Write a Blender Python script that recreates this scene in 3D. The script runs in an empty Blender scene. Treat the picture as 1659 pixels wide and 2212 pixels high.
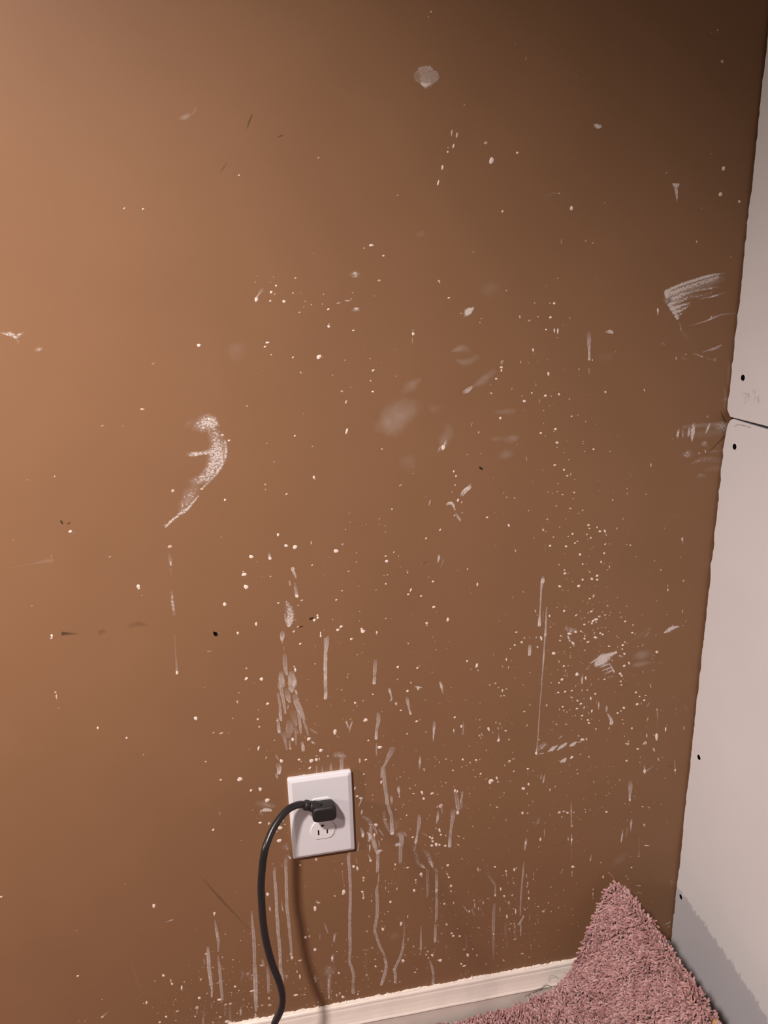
import bpy, bmesh, math, random
import numpy as np
from mathutils import Matrix, Vector

random.seed(7)
rng = np.random.default_rng(11)
scene = bpy.context.scene
col = scene.collection

# ------------------------------------------------------------------ camera
FPX = 1661.1
cam_d = bpy.data.cameras.new('camera')
cam = bpy.data.objects.new('camera', cam_d)
col.objects.link(cam)
cam_d.sensor_fit = 'VERTICAL'
cam_d.sensor_height = 24.0
cam_d.lens = FPX / 2212.0 * 24.0
cam_d.clip_start = 0.01
PITCH, YAW, ROLL = 0.2984, 0.1806, 0.0264
fwd = Vector((math.sin(YAW) * math.cos(PITCH), math.cos(YAW) * math.cos(PITCH), -math.sin(PITCH)))
right0 = Vector((math.cos(YAW), -math.sin(YAW), 0))
down0 = fwd.cross(right0)
right = math.cos(ROLL) * right0 + math.sin(ROLL) * down0
down = -math.sin(ROLL) * right0 + math.cos(ROLL) * down0
m = Matrix.Identity(4)
for i in range(3):
    m[i][0] = right[i]
    m[i][1] = -down[i]
    m[i][2] = -fwd[i]
m[0][3], m[1][3], m[2][3] = -0.0661, -0.916, 1.158
cam.matrix_world = m
scene.camera = cam

# ------------------------------------------------------------------ light
vs = scene.view_settings
vs.view_transform = 'Standard'
vs.look = 'None'
vs.exposure = 0.0
vs.gamma = 1.0
vs.use_curve_mapping = False

world = bpy.data.worlds.new('world')
scene.world = world
world.use_nodes = True
world.node_tree.nodes['Background'].inputs[0].default_value = (0.9, 0.72, 0.62, 1)
world.node_tree.nodes['Background'].inputs[1].default_value = 0.014

# the recessed ceiling downlight, up and to the left
la = bpy.data.lights.new('ceiling_downlight', 'SPOT')
la.energy = 230
la.color = (1.0, 0.83, 0.77)
la.shadow_soft_size = 0.07
la.spot_size = math.radians(77)
la.spot_blend = 1.0
lao = bpy.data.objects.new('ceiling_downlight', la)
lao.location = (-0.78, -1.15, 2.184)
lao.rotation_euler = Vector((0.251, 0.462, -0.851)).to_track_quat('-Z', 'Y').to_euler()
col.objects.link(lao)
# the lamp standing near the wall farther left
lc = bpy.data.lights.new('table_lamp_bulb', 'POINT')
lc.energy = 35
lc.color = (1.0, 0.79, 0.64)
lc.shadow_soft_size = 0.03
lco = bpy.data.objects.new('table_lamp_bulb', lc)
lco.location = [-1.27, -0.42, 0.98]
col.objects.link(lco)

# ------------------------------------------------------------------ helpers
def link(name, me, mat=None, parent=None, loc=None):
    o = bpy.data.objects.new(name, me)
    col.objects.link(o)
    if mat is not None and me is not None and not me.materials:
        me.materials.append(mat)
    if parent is not None:
        o.parent = parent
    if loc is not None:
        o.location = loc
    return o

def mesh(name, verts, faces, smooth=False):
    me = bpy.data.meshes.new(name)
    me.from_pydata([tuple(v) for v in verts], [], faces)
    me.update()
    if smooth:
        me.polygons.foreach_set('use_smooth', [True] * len(me.polygons))
    return me

def empty(name, loc):
    o = bpy.data.objects.new(name, None)
    o.empty_display_size = 0.05
    o.location = loc
    col.objects.link(o)
    return o

def tag(o, label=None, cat=None, group=None, kind=None):
    if label: o['label'] = label
    if cat: o['category'] = cat
    if group: o['group'] = group
    if kind: o['kind'] = kind

def box(name, x0, x1, y0, y1, z0, z1):
    v = [(x0, y0, z0), (x1, y0, z0), (x1, y1, z0), (x0, y1, z0), (x0, y0, z1), (x1, y0, z1), (x1, y1, z1), (x0, y1, z1)]
    f = [(0, 3, 2, 1), (4, 5, 6, 7), (0, 1, 5, 4), (1, 2, 6, 5), (2, 3, 7, 6), (3, 0, 4, 7)]
    return mesh(name, v, f)

def loft(name, rings, cap0=True, cap1=True, smooth=True):
    n = len(rings[0]); v = [p for r in rings for p in r]; f = []
    for i in range(len(rings) - 1):
        for j in range(n):
            a, b = i * n + j, i * n + (j + 1) % n
            f.append((a, b, b + n, a + n))
    if cap0: f.append(tuple(range(n - 1, -1, -1)))
    if cap1: f.append(tuple(range((len(rings) - 1) * n, len(rings) * n)))
    me = mesh(name, v, f)
    bm = bmesh.new(); bm.from_mesh(me)
    bmesh.ops.recalc_face_normals(bm, faces=bm.faces)
    bm.to_mesh(me); bm.free()
    if smooth:
        me.polygons.foreach_set('use_smooth', [len(p.vertices) == 4 for p in me.polygons])
    return me

def catmull(pts, n):
    P = [Vector(p) for p in pts]
    P = [2 * P[0] - P[1]] + P + [2 * P[-1] - P[-2]]
    out = []
    for i in range(1, len(P) - 2):
        for k in range(n):
            t = k / n
            out.append(0.5 * ((2 * P[i]) + (-P[i - 1] + P[i + 1]) * t + (2 * P[i - 1] - 5 * P[i] + 4 * P[i + 1] - P[i + 2]) * t * t + (-P[i - 1] + 3 * P[i] - 3 * P[i + 1] + P[i + 2]) * t ** 3))
    out.append(P[-2])
    return out

def tube(name, pts, radii, seg=12, smooth=True):
    pts = [Vector(p) for p in pts]
    if not hasattr(radii, '__len__'): radii = [radii] * len(pts)
    rings = []; prev = None
    for i, p in enumerate(pts):
        d = (pts[min(i + 1, len(pts) - 1)] - pts[max(i - 1, 0)]).normalized()
        if prev is None:
            a = d.orthogonal().normalized()
        else:
            a = (prev - d * prev.dot(d)).normalized()
        prev = a; b = d.cross(a)
        rings.append([p + radii[i] * (math.cos(2 * math.pi * k / seg) * a + math.sin(2 * math.pi * k / seg) * b) for k in range(seg)])
    return loft(name, rings, smooth=smooth)

# ------------------------------------------------------------------ materials
def new_mat(name):
    mt = bpy.data.materials.new(name)
    mt.use_nodes = True
    nt = mt.node_tree
    return mt, nt, nt.nodes['Principled BSDF'], nt.nodes['Material Output']

def nd(nt, typ, **kw):
    n = nt.nodes.new(typ)
    for k, v in kw.items():
        if k.startswith('i_'): n.inputs[k[2:].replace('_', ' ')].default_value = v
        else: setattr(n, k, v)
    return n

def plain(name, c, rough=0.5, var=0.06, scale=40.0, bump=0.0, bscale=300.0, metal=0.0, spec=0.5):
    mt, nt, b, o = new_mat(name)
    tc = nd(nt, 'ShaderNodeTexCoord')
    no = nd(nt, 'ShaderNodeTexNoise', i_Scale=scale, i_Detail=4.0)
    nt.links.new(tc.outputs['Object'], no.inputs['Vector'])
    r = nd(nt, 'ShaderNodeValToRGB')
    r.color_ramp.elements[0].position = 0.3; r.color_ramp.elements[1].position = 0.7
    r.color_ramp.elements[0].color = tuple(x * (1 - var) for x in c) + (1,)
    r.color_ramp.elements[1].color = tuple(min(1, x * (1 + var)) for x in c) + (1,)
    nt.links.new(no.outputs['Fac'], r.inputs['Fac'])
    nt.links.new(r.outputs['Color'], b.inputs['Base Color'])
    b.inputs['Roughness'].default_value = rough
    b.inputs['Metallic'].default_value = metal
    b.inputs['Specular IOR Level'].default_value = spec
    if bump:
        n2 = nd(nt, 'ShaderNodeTexNoise', i_Scale=bscale, i_Detail=3.0)
        nt.links.new(tc.outputs['Object'], n2.inputs['Vector'])
        bp = nd(nt, 'ShaderNodeBump', i_Strength=bump, i_Distance=0.001)
        nt.links.new(n2.outputs['Fac'], bp.inputs['Height'])
        nt.links.new(bp.outputs['Normal'], b.inputs['Normal'])
    return mt

def film(name, c, kind, rough=0.5):
    """thin dried paint film: covers the wall by its 'cover' attribute, broken up by noise"""
    mt, nt, b, o = new_mat(name)
    b.inputs['Base Color'].default_value = c + (1,)
    b.inputs['Roughness'].default_value = rough
    b.inputs['Specular IOR Level'].default_value = 0.3
    at = nd(nt, 'ShaderNodeAttribute', attribute_name='cover')
    tc = nd(nt, 'ShaderNodeTexCoord')
    mp = nd(nt, 'ShaderNodeMapping')
    nt.links.new(tc.outputs['Object'], mp.inputs['Vector'])
    tr = nd(nt, 'ShaderNodeBsdfTransparent')
    mix = nd(nt, 'ShaderNodeMixShader')
    nt.links.new(tr.outputs[0], mix.inputs[1])
    nt.links.new(b.outputs[0], mix.inputs[2])
    nt.links.new(mix.outputs[0], o.inputs['Surface'])
    if kind == 'rough':
        mp.inputs['Scale'].default_value = (0.8, 1, 1.1)
        n = nd(nt, 'ShaderNodeTexNoise', i_Scale=420.0, i_Detail=5.0, i_Roughness=0.7)
        nt.links.new(mp.outputs[0], n.inputs['Vector'])
        # smoothstep(threshold by cover)
        inv = nd(nt, 'ShaderNodeMath', operation='MULTIPLY_ADD'); inv.inputs[1].default_value = -0.46; inv.inputs[2].default_value = 0.64
        nt.links.new(at.outputs['Fac'], inv.inputs[0])
        hi = nd(nt, 'ShaderNodeMath', operation='ADD'); hi.inputs[1].default_value = 0.20
        nt.links.new(inv.outputs[0], hi.inputs[0])
        mr = nd(nt, 'ShaderNodeMapRange', interpolation_type='SMOOTHSTEP')
        nt.links.new(n.outputs['Fac'], mr.inputs['Value'])
        nt.links.new(inv.outputs[0], mr.inputs['From Min'])
        nt.links.new(hi.outputs[0], mr.inputs['From Max'])
        gate = nd(nt, 'ShaderNodeMath', operation='MULTIPLY', use_clamp=True); gate.inputs[1].default_value = 5.0
        nt.links.new(at.outputs['Fac'], gate.inputs[0])
        mu = nd(nt, 'ShaderNodeMath', operation='MULTIPLY')
        nt.links.new(mr.outputs[0], mu.inputs[0]); nt.links.new(gate.outputs[0], mu.inputs[1])
        veil = nd(nt, 'ShaderNodeMath', operation='MULTIPLY'); veil.inputs[1].default_value = 0.3
        nt.links.new(at.outputs['Fac'], veil.inputs[0])
        mx = nd(nt, 'ShaderNodeMath', operation='MAXIMUM')
        nt.links.new(mu.outputs[0], mx.inputs[0]); nt.links.new(veil.outputs[0], mx.inputs[1])
        fin = nd(nt, 'ShaderNodeMath', operation='MULTIPLY'); fin.inputs[1].default_value = 0.76
        nt.links.new(mx.outputs[0], fin.inputs[0])
        nt.links.new(fin.outputs[0], mix.inputs[0])
    else:
        sc = 700.0 if kind == 'film' else 90.0
        n = nd(nt, 'ShaderNodeTexNoise', i_Scale=sc, i_Detail=3.0)
        nt.links.new(mp.outputs[0], n.inputs['Vector'])
        mr = nd(nt, 'ShaderNodeMapRange')
        mr.inputs['From Min'].default_value = 0.35; mr.inputs['From Max'].default_value = 0.65
        mr.inputs['To Min'].default_value = 0.55 if kind == 'film' else 0.75; mr.inputs['To Max'].default_value = 1.1
        nt.links.new(n.outputs['Fac'], mr.inputs['Value'])
        src_ = at.outputs['Fac']
        if kind == 'film':
            nb = nd(nt, 'ShaderNodeTexNoise', i_Scale=110.0, i_Detail=2.0)
            nt.links.new(mp.outputs[0], nb.inputs['Vector'])
            mb = nd(nt, 'ShaderNodeMapRange')
            mb.inputs['From Min'].default_value = 0.3; mb.inputs['From Max'].default_value = 0.7
            mb.inputs['To Min'].default_value = 0.7; mb.inputs['To Max'].default_value = 1.15
            nt.links.new(nb.outputs['Fac'], mb.inputs['Value'])
            m0 = nd(nt, 'ShaderNodeMath', operation='MULTIPLY')
            nt.links.new(at.outputs['Fac'], m0.inputs[0]); nt.links.new(mb.outputs[0], m0.inputs[1])
            src_ = m0.outputs[0]
        mu = nd(nt, 'ShaderNodeMath', operation='MULTIPLY', use_clamp=True)
        nt.links.new(src_, mu.inputs[0]); nt.links.new(mr.outputs[0], mu.inputs[1])
        nt.links.new(mu.outputs[0], mix.inputs[0])
    return mt

M = {}
M['wall'] = plain('brown_wall_paint', (0.238, 0.133, 0.071), rough=0.52, var=0.04, scale=6.0, bump=0.06, bscale=420.0, spec=0.22)
M['drywall'] = plain('drywall_paper', (0.66, 0.68, 0.72), rough=0.85, var=0.025, scale=7.0, bump=0.05, bscale=500.0, spec=0.2)
M['gypsum'] = plain('gypsum_core', (0.72, 0.69, 0.66), rough=0.95, var=0.1, scale=200.0)
M['wood'] = plain('framing_wood', (0.05, 0.03, 0.018), rough=0.9, var=0.3, scale=20.0)
M['floor'] = plain('bare_subfloor', (0.16, 0.12, 0.09), rough=0.9, var=0.25, scale=14.0)
M['trim'] = plain('cream_trim_paint', (0.78, 0.74, 0.69), rough=0.38, var=0.05, scale=30.0, bump=0.08, bscale=160.0)
M['trimpaint'] = plain('rough_trim_edge_paint', (0.78, 0.72, 0.66), rough=0.6, var=0.12, scale=200.0)
M['plate'] = plain('white_plastic', (0.74, 0.77, 0.83), rough=0.33, var=0.01, scale=20.0)
M['recept'] = plain('white_device_plastic', (0.78, 0.80, 0.84), rough=0.25, var=0.01, scale=20.0)
M['slot'] = plain('dark_slot_metal', (0.008, 0.006, 0.005), rough=0.7, var=0.1)
M['plug'] = plain('charcoal_plug_plastic', (0.015, 0.0145, 0.017), rough=0.5, var=0.12, scale=500.0, bump=0.12, bscale=1500.0)
M['cord'] = plain('charcoal_cord_jacket', (0.017, 0.0165, 0.019), rough=0.3, var=0.08, scale=60.0)
M['screw'] = plain('black_screw_head', (0.006, 0.005, 0.005), rough=0.95, var=0.2, scale=400.0, spec=0.0)
M['pencil'] = plain('pencil_graphite', (0.34, 0.33, 0.35), rough=0.7, var=0.2, scale=900.0)
M['drop'] = plain('white_paint_drop', (0.80, 0.72, 0.66), rough=0.4, var=0.06, scale=300.0)
M['drop_mid'] = plain('thin_paint_drop', (0.56, 0.44, 0.37), rough=0.42, var=0.08, scale=300.0)
M['drop_low'] = plain('faint_paint_drop', (0.36, 0.25, 0.18), rough=0.45, var=0.1, scale=300.0)
WHITE = (0.80, 0.72, 0.67)
M['film'] = film('thin_white_paint_film', WHITE, 'film', 0.45)
M['rough'] = film('scraped_white_paint', (0.80, 0.74, 0.71), 'rough', 0.6)
M['haze'] = film('pale_smudge', (0.70, 0.60, 0.53), 'haze', 0.5)
M['dark'] = film('dark_scuff', (0.03, 0.015, 0.008), 'haze', 0.6)
M['backing'] = plain('carpet_backing', (0.12, 0.075, 0.055), rough=0.95, var=0.3, scale=250.0)
M['pad'] = plain('yellow_foam_pad', (0.42, 0.26, 0.07), rough=0.95, var=0.3, scale=300.0)
M['fibre'] = plain('mauve_yarn', (0.46, 0.25, 0.23), rough=0.9, var=0.1, scale=300.0)
M['hair'] = plain('brown_hair_fibre', (0.14, 0.075, 0.05), rough=0.6, var=0.1, scale=300.0)

mt, nt, b, o = new_mat('mauve_carpet_pile')
at = nd(nt, 'ShaderNodeAttribute', attribute_name='tint')
r = nd(nt, 'ShaderNodeValToRGB')
els = r.color_ramp.elements
els[0].position = 0.0; els[0].color = (0.27, 0.120, 0.122, 1)
els[1].position = 1.0; els[1].color = (0.60, 0.42, 0.42, 1)
e = els.new(0.5); e.color = (0.44, 0.250, 0.252, 1)
nt.links.new(at.outputs['Fac'], r.inputs['Fac'])
nt.links.new(r.outputs['Color'], b.inputs['Base Color'])
b.inputs['Roughness'].default_value = 0.85
b.inputs['Specular IOR Level'].default_value = 0.2
b.inputs['Sheen Weight'].default_value = 0.25
b.inputs['Sheen Roughness'].default_value = 0.5
M['pile'] = mt

# ------------------------------------------------------------------ the room
XC = 0.568                      # the corner with the drywall
ZO = 0.434                      # centre height of the outlet
wall = link('wall_back', box('wall_back', -1.5, 0.68, 0.0, 0.09, 0.0, 2.4), M['wall'])
tag(wall, 'brown painted wall spattered and streaked with white paint', kind='structure')
fl = link('floor', box('floor', -1.5, 0.68, -1.7, 0.0, -0.05, 0.0), M['floor'])
tag(fl, 'bare floor under the peeled back carpet', kind='structure')

wr = link('wall_right', box('wall_right', XC + 0.0134, 0.68, -1.7, 0.0, 0.0, 2.4), M['wood'])
tag(wr, 'bare unpainted drywall sheets on the side wall', kind='structure')

def sheet(name, left, top, bottom, seed):
    """a drywall sheet: outline in (y, z), ragged cut edge on the corner side"""
    rr = random.Random(seed)
    out = []
    for y, z in left: out.append((y, z))
    poly = out + bottom + top
    n = len(poly)
    x0, x1 = XC, XC + 0.0127
    bv = 0.0006
    v = [(x0 + bv, y, z) for y, z in poly] + [(x1, y, z) for y, z in poly]
    cy = sum(p[0] for p in poly) / n; cz = sum(p[1] for p in poly) / n
    ins = []
    for i in range(n):
        a = Vector(poly[i - 1]); p = Vector(poly[i]); c = Vector(poly[(i + 1) % n])
        d = (c - a).normalized(); nn = Vector((-d.y, d.x))
        if nn.dot(Vector((cy, cz)) - p) < 0: nn = -nn
        q = p + nn * bv
        ins.append((q.x, q.y))
    v += [(x0, y, z) for y, z in ins]
    f = [tuple(range(2 * n, 3 * n))]
    for i in range(n):
        j = (i + 1) % n
        f.append((2 * n + i, 2 * n + j, j, i))
        f.append((i, j, n + j, n + i))
    f.append(tuple(range(2 * n - 1, n - 1, -1)))
    me = mesh(name, v, f)
    bm = bmesh.new(); bm.from_mesh(me); bmesh.ops.recalc_face_normals(bm, faces=bm.faces); bm.to_mesh(me); bm.free()
    return me

def ragged(z0, z1, base, amp, step, seed):
    rr = random.Random(seed); z = z0; out = []; w = 0
    while (z1 - z) * (1 if z1 > z0 else -1) > 0:
        w = 0.6 * w + rr.uniform(-amp, amp)
        out.append((base + w, z))
        z += (step * rr.uniform(0.6, 1.4)) * (1 if z1 > z0 else -1)
    return out

up_left = ragged(2.38, 0.985, -0.0026, 0.0009, 0.006, 3) + [(-0.0022, 0.982), (-0.0012, 0.9764), (-0.0058, 0.971), (-0.0096, 0.9675)]
up = link('drywall_sheet', sheet('drywall_sheet', up_left, [(-1.68, 2.38)], [(-0.0224, 0.9676), (-0.05, 0.9680), (-0.0857, 0.9684), (-0.4, 0.9688), (-1.68, 0.969)], 1), M['drywall'], wr)
tag(up, 'upper drywall sheet above the horizontal seam')
lo_left = [(-0.0150, 0.9658), (-0.0100, 0.9632), (-0.0074, 0.9595), (-0.0050, 0.9535), (-0.0038, 0.945)] + ragged(0.936, 0.012, -0.0030, 0.0010, 0.006, 5)
lo = link('drywall_sheet', sheet('drywall_sheet', lo_left, [(-1.68, 0.965), (-0.4, 0.9647), (-0.0865, 0.9643), (-0.0324, 0.9652)], [(-0.0030, 0.010), (-1.68, 0.010)], 2), M['drywall'], wr)
tag(lo, 'lower drywall sheet below the horizontal seam')

def disc(name, rad, prof, seg=20):
    """prof: list of (radius factor, height) ; axis -x (faces into the room)"""
    rings = [[(-h, rad * k * math.cos(2 * math.pi * s / seg), rad * k * math.sin(2 * math.pi * s / seg)) for s in range(seg)] for k, h in prof]
    return loft(name, rings)
screw_me = disc('drywall_screw', 0.0040, [(1.0, -0.0005), (1.0, 0.0002), (0.9, 0.0003), (0.3, 0.0003)])
rim_me = disc('torn_paper_rim', 0.0052, [(1.0, -0.0002), (0.9, 0.0004), (0.76, 0.0001)])
for (y, z) in ((-0.0272, 1.0212), (-0.0258, 0.9308), (-0.0231, 0.4542), (-0.0164, 0.1889)):
    s = link('drywall_screw', screw_me, M['screw'], wr, (XC, y, z))
    link('torn_paper_rim', rim_me, M['drywall'], s)

def ribbon_x(name, pts, w):
    """a flat pencil stroke on the drywall face"""
    P = catmull([(p[0], p[1], 0) for p in pts], 5)
    v = []; f = []
    for i, p in enumerate(P):
        d = (P[min(i + 1, len(P) - 1)] - P[max(i - 1, 0)]).normalized(); n = Vector((-d.y, d.x, 0))
        a = p + n * w / 2; c = p - n * w / 2
        v += [(XC - 0.00012, a.x, a.y), (XC - 0.00012, c.x, c.y)]
        if i: f.append((2 * i - 2, 2 * i, 2 * i + 1, 2 * i - 1))
    return mesh(name, v, f)
PENCIL = [[(-0.0305, 1.0004), (-0.0338, 1.0019), (-0.0372, 1.0018), (-0.0366, 0.9959), (-0.0372, 0.9903), (-0.0352, 0.9892)],
          [(-0.0434, 1.0028), (-0.0396, 1.0027), (-0.0391, 1.0), (-0.042, 0.999), (-0.0435, 1.0022), (-0.0436, 0.9975), (-0.0428, 0.9935)],
          [(-0.0476, 1.007), (-0.0536, 1.0081), (-0.0525, 1.0028)],
          [(-0.0563, 1.002), (-0.0544, 0.9958)],
          [(-0.0628, 1.0023), (-0.0589, 1.0015), (-0.061, 0.9988), (-0.0646, 0.9967), (-0.0622, 0.9946), (-0.0604, 0.9967), (-0.063, 1.001)]]
bm = bmesh.new()
for st in PENCIL:
    t_ = ribbon_x('t', st, 0.00045); bm.from_mesh(t_); bpy.data.meshes.remove(t_)
me = bpy.data.meshes.new('pencil_writing'); bm.to_mesh(me); bm.free()
pw = link('pencil_writing', me, M['pencil'], wr)
tag(pw, 'faint pencil note reading 79 7/8 near the seam')
cr = link('paper_tear', ribbon_x('paper_tear', [(-0.0208, 0.9564), (-0.0257, 0.9598), (-0.0364, 0.9613), (-0.0544, 0.9615)], 0.0009), M['pencil'], wr)

# baseboard: profile (proud of wall, height), extruded along the wall
BH = 0.083
prof = [(0.0, BH), (0.0036, BH), (0.0050, BH - 0.0010), (0.0058, BH - 0.0030), (0.0060, BH - 0.0060), (0.0070, BH - 0.0085), (0.0086, BH - 0.016), (0.0107, BH - 0.023), (0.0128, BH - 0.0285), (0.0140, BH - 0.0300), (0.0148, BH - 0.0315), (0.0146, BH - 0.0330), (0.0136, BH - 0.0345), (0.0134, BH - 0.040), (0.0134, 0.0), (0.0, 0.0)]
rings = []
NX = 60
for i in range(NX + 1):
    x = -1.5 + (XC - 0.0005 + 1.5) * i / NX
    rings.append([(x, -d, z + (0.0004 * math.sin(i * 2.1) if 0.03 < z else 0)) for d, z in prof])
bb = link('baseboard_back', loft('baseboard_back', rings, smooth=False), M['trim'])
tag(bb, 'cream moulded baseboard along the brown wall', kind='structure')
# ragged fringe of trim paint lapping on to the wall above the baseboard
v = []; f = []
n = 900; w = 0
for i in range(n + 1):
    x = -0.75 + (XC - 0.002 + 0.75) * i / n
    w = 0.75 * w + rng.uniform(-1, 1) * 0.0011
    h = max(0.0004, 0.0018 + w + (0.003 * rng.random() if rng.random() < 0.05 else 0))
    v += [(x, -0.0026, BH + 0.0002), (x, -0.0008, BH + h * 0.6), (x, -0.0001, BH + h)]
    if i:
        a = 3 * i
        f += [(a - 3, a, a + 1, a - 2), (a - 2, a + 1, a + 2, a - 1)]
link('paint_fringe', mesh('paint_fringe', v, f), M['trimpaint'], bb)

# ------------------------------------------------------------------ outlet
outlet = empty('wall_outlet', (0, -0.0018, ZO + 0.0014))
tag(outlet, 'white duplex wall outlet with oversized cover plate above the baseboard', 'outlet')
def rrect(hw, hh, r, y, k=6, cx=0.0, cz=0.0):
    out = []
    for qx, qz, a0 in ((1, 1, 0), (-1, 1, 90), (-1, -1, 180), (1, -1, 270)):
        for i in range(k + 1):
            a = math.radians(a0 + 90 * i / k)
            out.append((cx + qx * (hw - r) + r * math.cos(a), y, cz + qz * (hh - r) + r * math.sin(a)))
    return out
mm = 0.001
plate = loft('cover_plate', [rrect(44.2 * mm, 66.4 * mm, 2.6 * mm, 0.0017), rrect(44.45 * mm, 66.7 * mm, 2.6 * mm, -0.0026), rrect(44.0 * mm, 66.25 * mm, 2.6 * mm, -0.0034), rrect(43.0 * mm, 65.3 * mm, 2.4 * mm, -0.0040), rrect(39.6 * mm, 61.8 * mm, 2.0 * mm, -0.0057), rrect(38.6 * mm, 60.8 * mm, 2.0 * mm, -0.0060)], smooth=False)
link('cover_plate', plate, M['plate'], outlet)

def face_outline(y, s=1.0):
    R_, hz = 17.3 * mm * s, 14.3 * mm * s
    a = math.asin(hz / R_); out = []
    for i in range(13): out.append((R_ * math.cos(-a + 2 * a * i / 12), y, R_ * math.sin(-a + 2 * a * i / 12)))
    for i in range(13): out.append((R_ * math.cos(math.pi - a + 2 * a * i / 12), y, R_ * math.sin(math.pi - a + 2 * a * i / 12)))
    return out
def cut(me_a, cutters):
    oa = bpy.data.objects.new('tmp_a', me_a); col.objects.link(oa)
    tmp = [oa]
    for c in cutters:
        oc = bpy.data.objects.new('tmp_c', c); col.objects.link(oc); tmp.append(oc)
        md = oa.modifiers.new('cut', 'BOOLEAN'); md.object = oc; md.operation = 'DIFFERENCE'; md.solver = 'EXACT'
    dg = bpy.context.evaluated_depsgraph_get()
    res = bpy.data.meshes.new_from_object(oa.evaluated_get(dg))
    for t in tmp: bpy.data.objects.remove(t)
    return res
def pin_hole(y0, y1, z, r=2.4 * mm):
    ring = []
    for y in (y0, y1):
        p = [(r * math.cos(a), y, z + r * math.sin(a)) for a in [math.pi * i / 10 for i in range(11)]]
        p += [(-r, y, z - 1.6 * mm), (r, y, z - 1.6 * mm)]
        ring.append(p)
    return loft('pin', ring, smooth=False)
DZ = -2.4 * mm
base = loft('receptacle', [face_outline(-0.0045), face_outline(-0.0062), face_outline(-0.0070, 0.985), face_outline(-0.0072, 0.96)], smooth=False)
SLOTS = ((-6.2, 1.15, 4.6), (6.2, 1.0, 3.9))
cutters = [box('c', (x - hw) * mm, (x + hw) * mm, -0.02, -0.0052, (-3.4 - hh) * mm, (-3.4 + hh) * mm) for x, hw, hh in SLOTS] + [pin_hole(-0.02, -0.0052, 7.4 * mm)]
face_me = cut(base, cutters)
face_me.name = 'receptacle'
for cz in (19.5, -19.5):
    rc = link('receptacle', face_me, M['recept'], outlet, (0, 0, cz * mm + DZ))
    for x, hw, hh in SLOTS:
        link('slot', box('slot', (x - hw * .9) * mm, (x + hw * .9) * mm, -0.0066, -0.0046, (-3.4 - hh * .96) * mm, (-3.4 + hh * .96) * mm), M['slot'], rc)
    link('ground_hole', pin_hole(-0.0066, -0.0046, 7.4 * mm, 2.2 * mm), M['slot'], rc)
sc_ = disc('plate_screw', 3.2 * mm, [(1, 0.0), (1, 0.0008), (0.8, 0.0014), (0.3, 0.0015)])
so = link('plate_screw', sc_, M['plate'], outlet, (0, -0.0058, DZ)); so.rotation_euler.z = math.pi / 2

# ------------------------------------------------------------------ plug and cord
pc = empty('power_cord', (0.002, -0.0072, ZO + 0.0165))
SH = Vector((0, -0.0017, 0.0013))
tag(pc, 'charcoal power cord with angled plug in the upper receptacle', 'power cord')
def rel(p): return Vector(p) - pc.location
def relp(p): return Vector(p) + SH - pc.location
def sup(hw, hh, y, cx, cz, r):
    return [tuple(relp(p)) for p in rrect(hw, hh, r, y, 6, cx, cz)]
CX, CZ = 0.0022, ZO + 0.0182
body = loft('plug_body', [sup(.0138, .0100, -.0073, CX - .001, CZ, .0045), sup(.0150, .0108, -.0085, CX - .0007, CZ, .005), sup(.0163, .0114, -.013, CX, CZ, .0058), sup(.0166, .0116, -.0235, CX, CZ, .0062), sup(.0160, .0110, -.0258, CX, CZ, .0062), sup(.0148, .0098, -.0271, CX, CZ, .0058), sup(.0128, .0078, -.0277, CX, CZ, .005)])
link('plug_body', body, M['plug'], pc)
n0 = Vector((-.0035, -.0165, ZO + .0235)); n1 = Vector((-.0245, -.0185, ZO + .0335))
prof_n = [(0.0, .0086), (.25, .0085), (.45, .0078), (.58, .0071), (.66, .0067), (.67, .0056), (.71, .0056), (.72, .0069), (.80, .0073), (.93, .0071), (.98, .0064), (1.0, .0052)]
sr = link('strain_relief', tube('strain_relief', [relp(n0 + (n1 - n0) * t) for t, _ in prof_n], [r_ for _, r_ in prof_n], 20), M['plug'], pc)
CORD = [[-0.0299, -0.021, 0.4707], [-0.0388, -0.026, 0.4732], [-0.0478, -0.031, 0.4724], [-0.0582, -0.039, 0.4677], [-0.0676, -0.047, 0.4605], [-0.0748, -0.055, 0.4519], [-0.0805, -0.062, 0.4423], [-0.0849, -0.067, 0.4271], [-0.088, -0.071, 0.4096], [-0.09, -0.075, 0.3943], [-0.0907, -0.079, 0.3803], [-0.0913, -0.083, 0.3559], [-0.0907, -0.086, 0.332], [-0.0882, -0.09, 0.3065], [-0.0835, -0.094, 0.2801], [-0.0778, -0.097, 0.2586], [-0.0743, -0.098, 0.2374], [-0.0745, -0.097, 0.2188], [-0.078, -0.095, 0.202], [-0.0834, -0.092, 0.1864], [-0.0881, -0.09, 0.1736], [-0.1101, -0.092, 0.1136], [-0.1631, -0.102, 0.037], [-0.2881, -0.15, 0.027], [-0.48810000000000003, -0.25, 0.027], [-0.6880999999999999, -0.29000000000000004, 0.027]]
start = [n0 + (n1 - n0) * 0.85, n0 + (n1 - n0) * 1.0]
path = catmull([tuple(relp(p)) for p in start] + [tuple(rel(p)) for p in CORD], 6)
link('cord', tube('cord', path, 0.0049, 18), M['cord'], pc)

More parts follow.
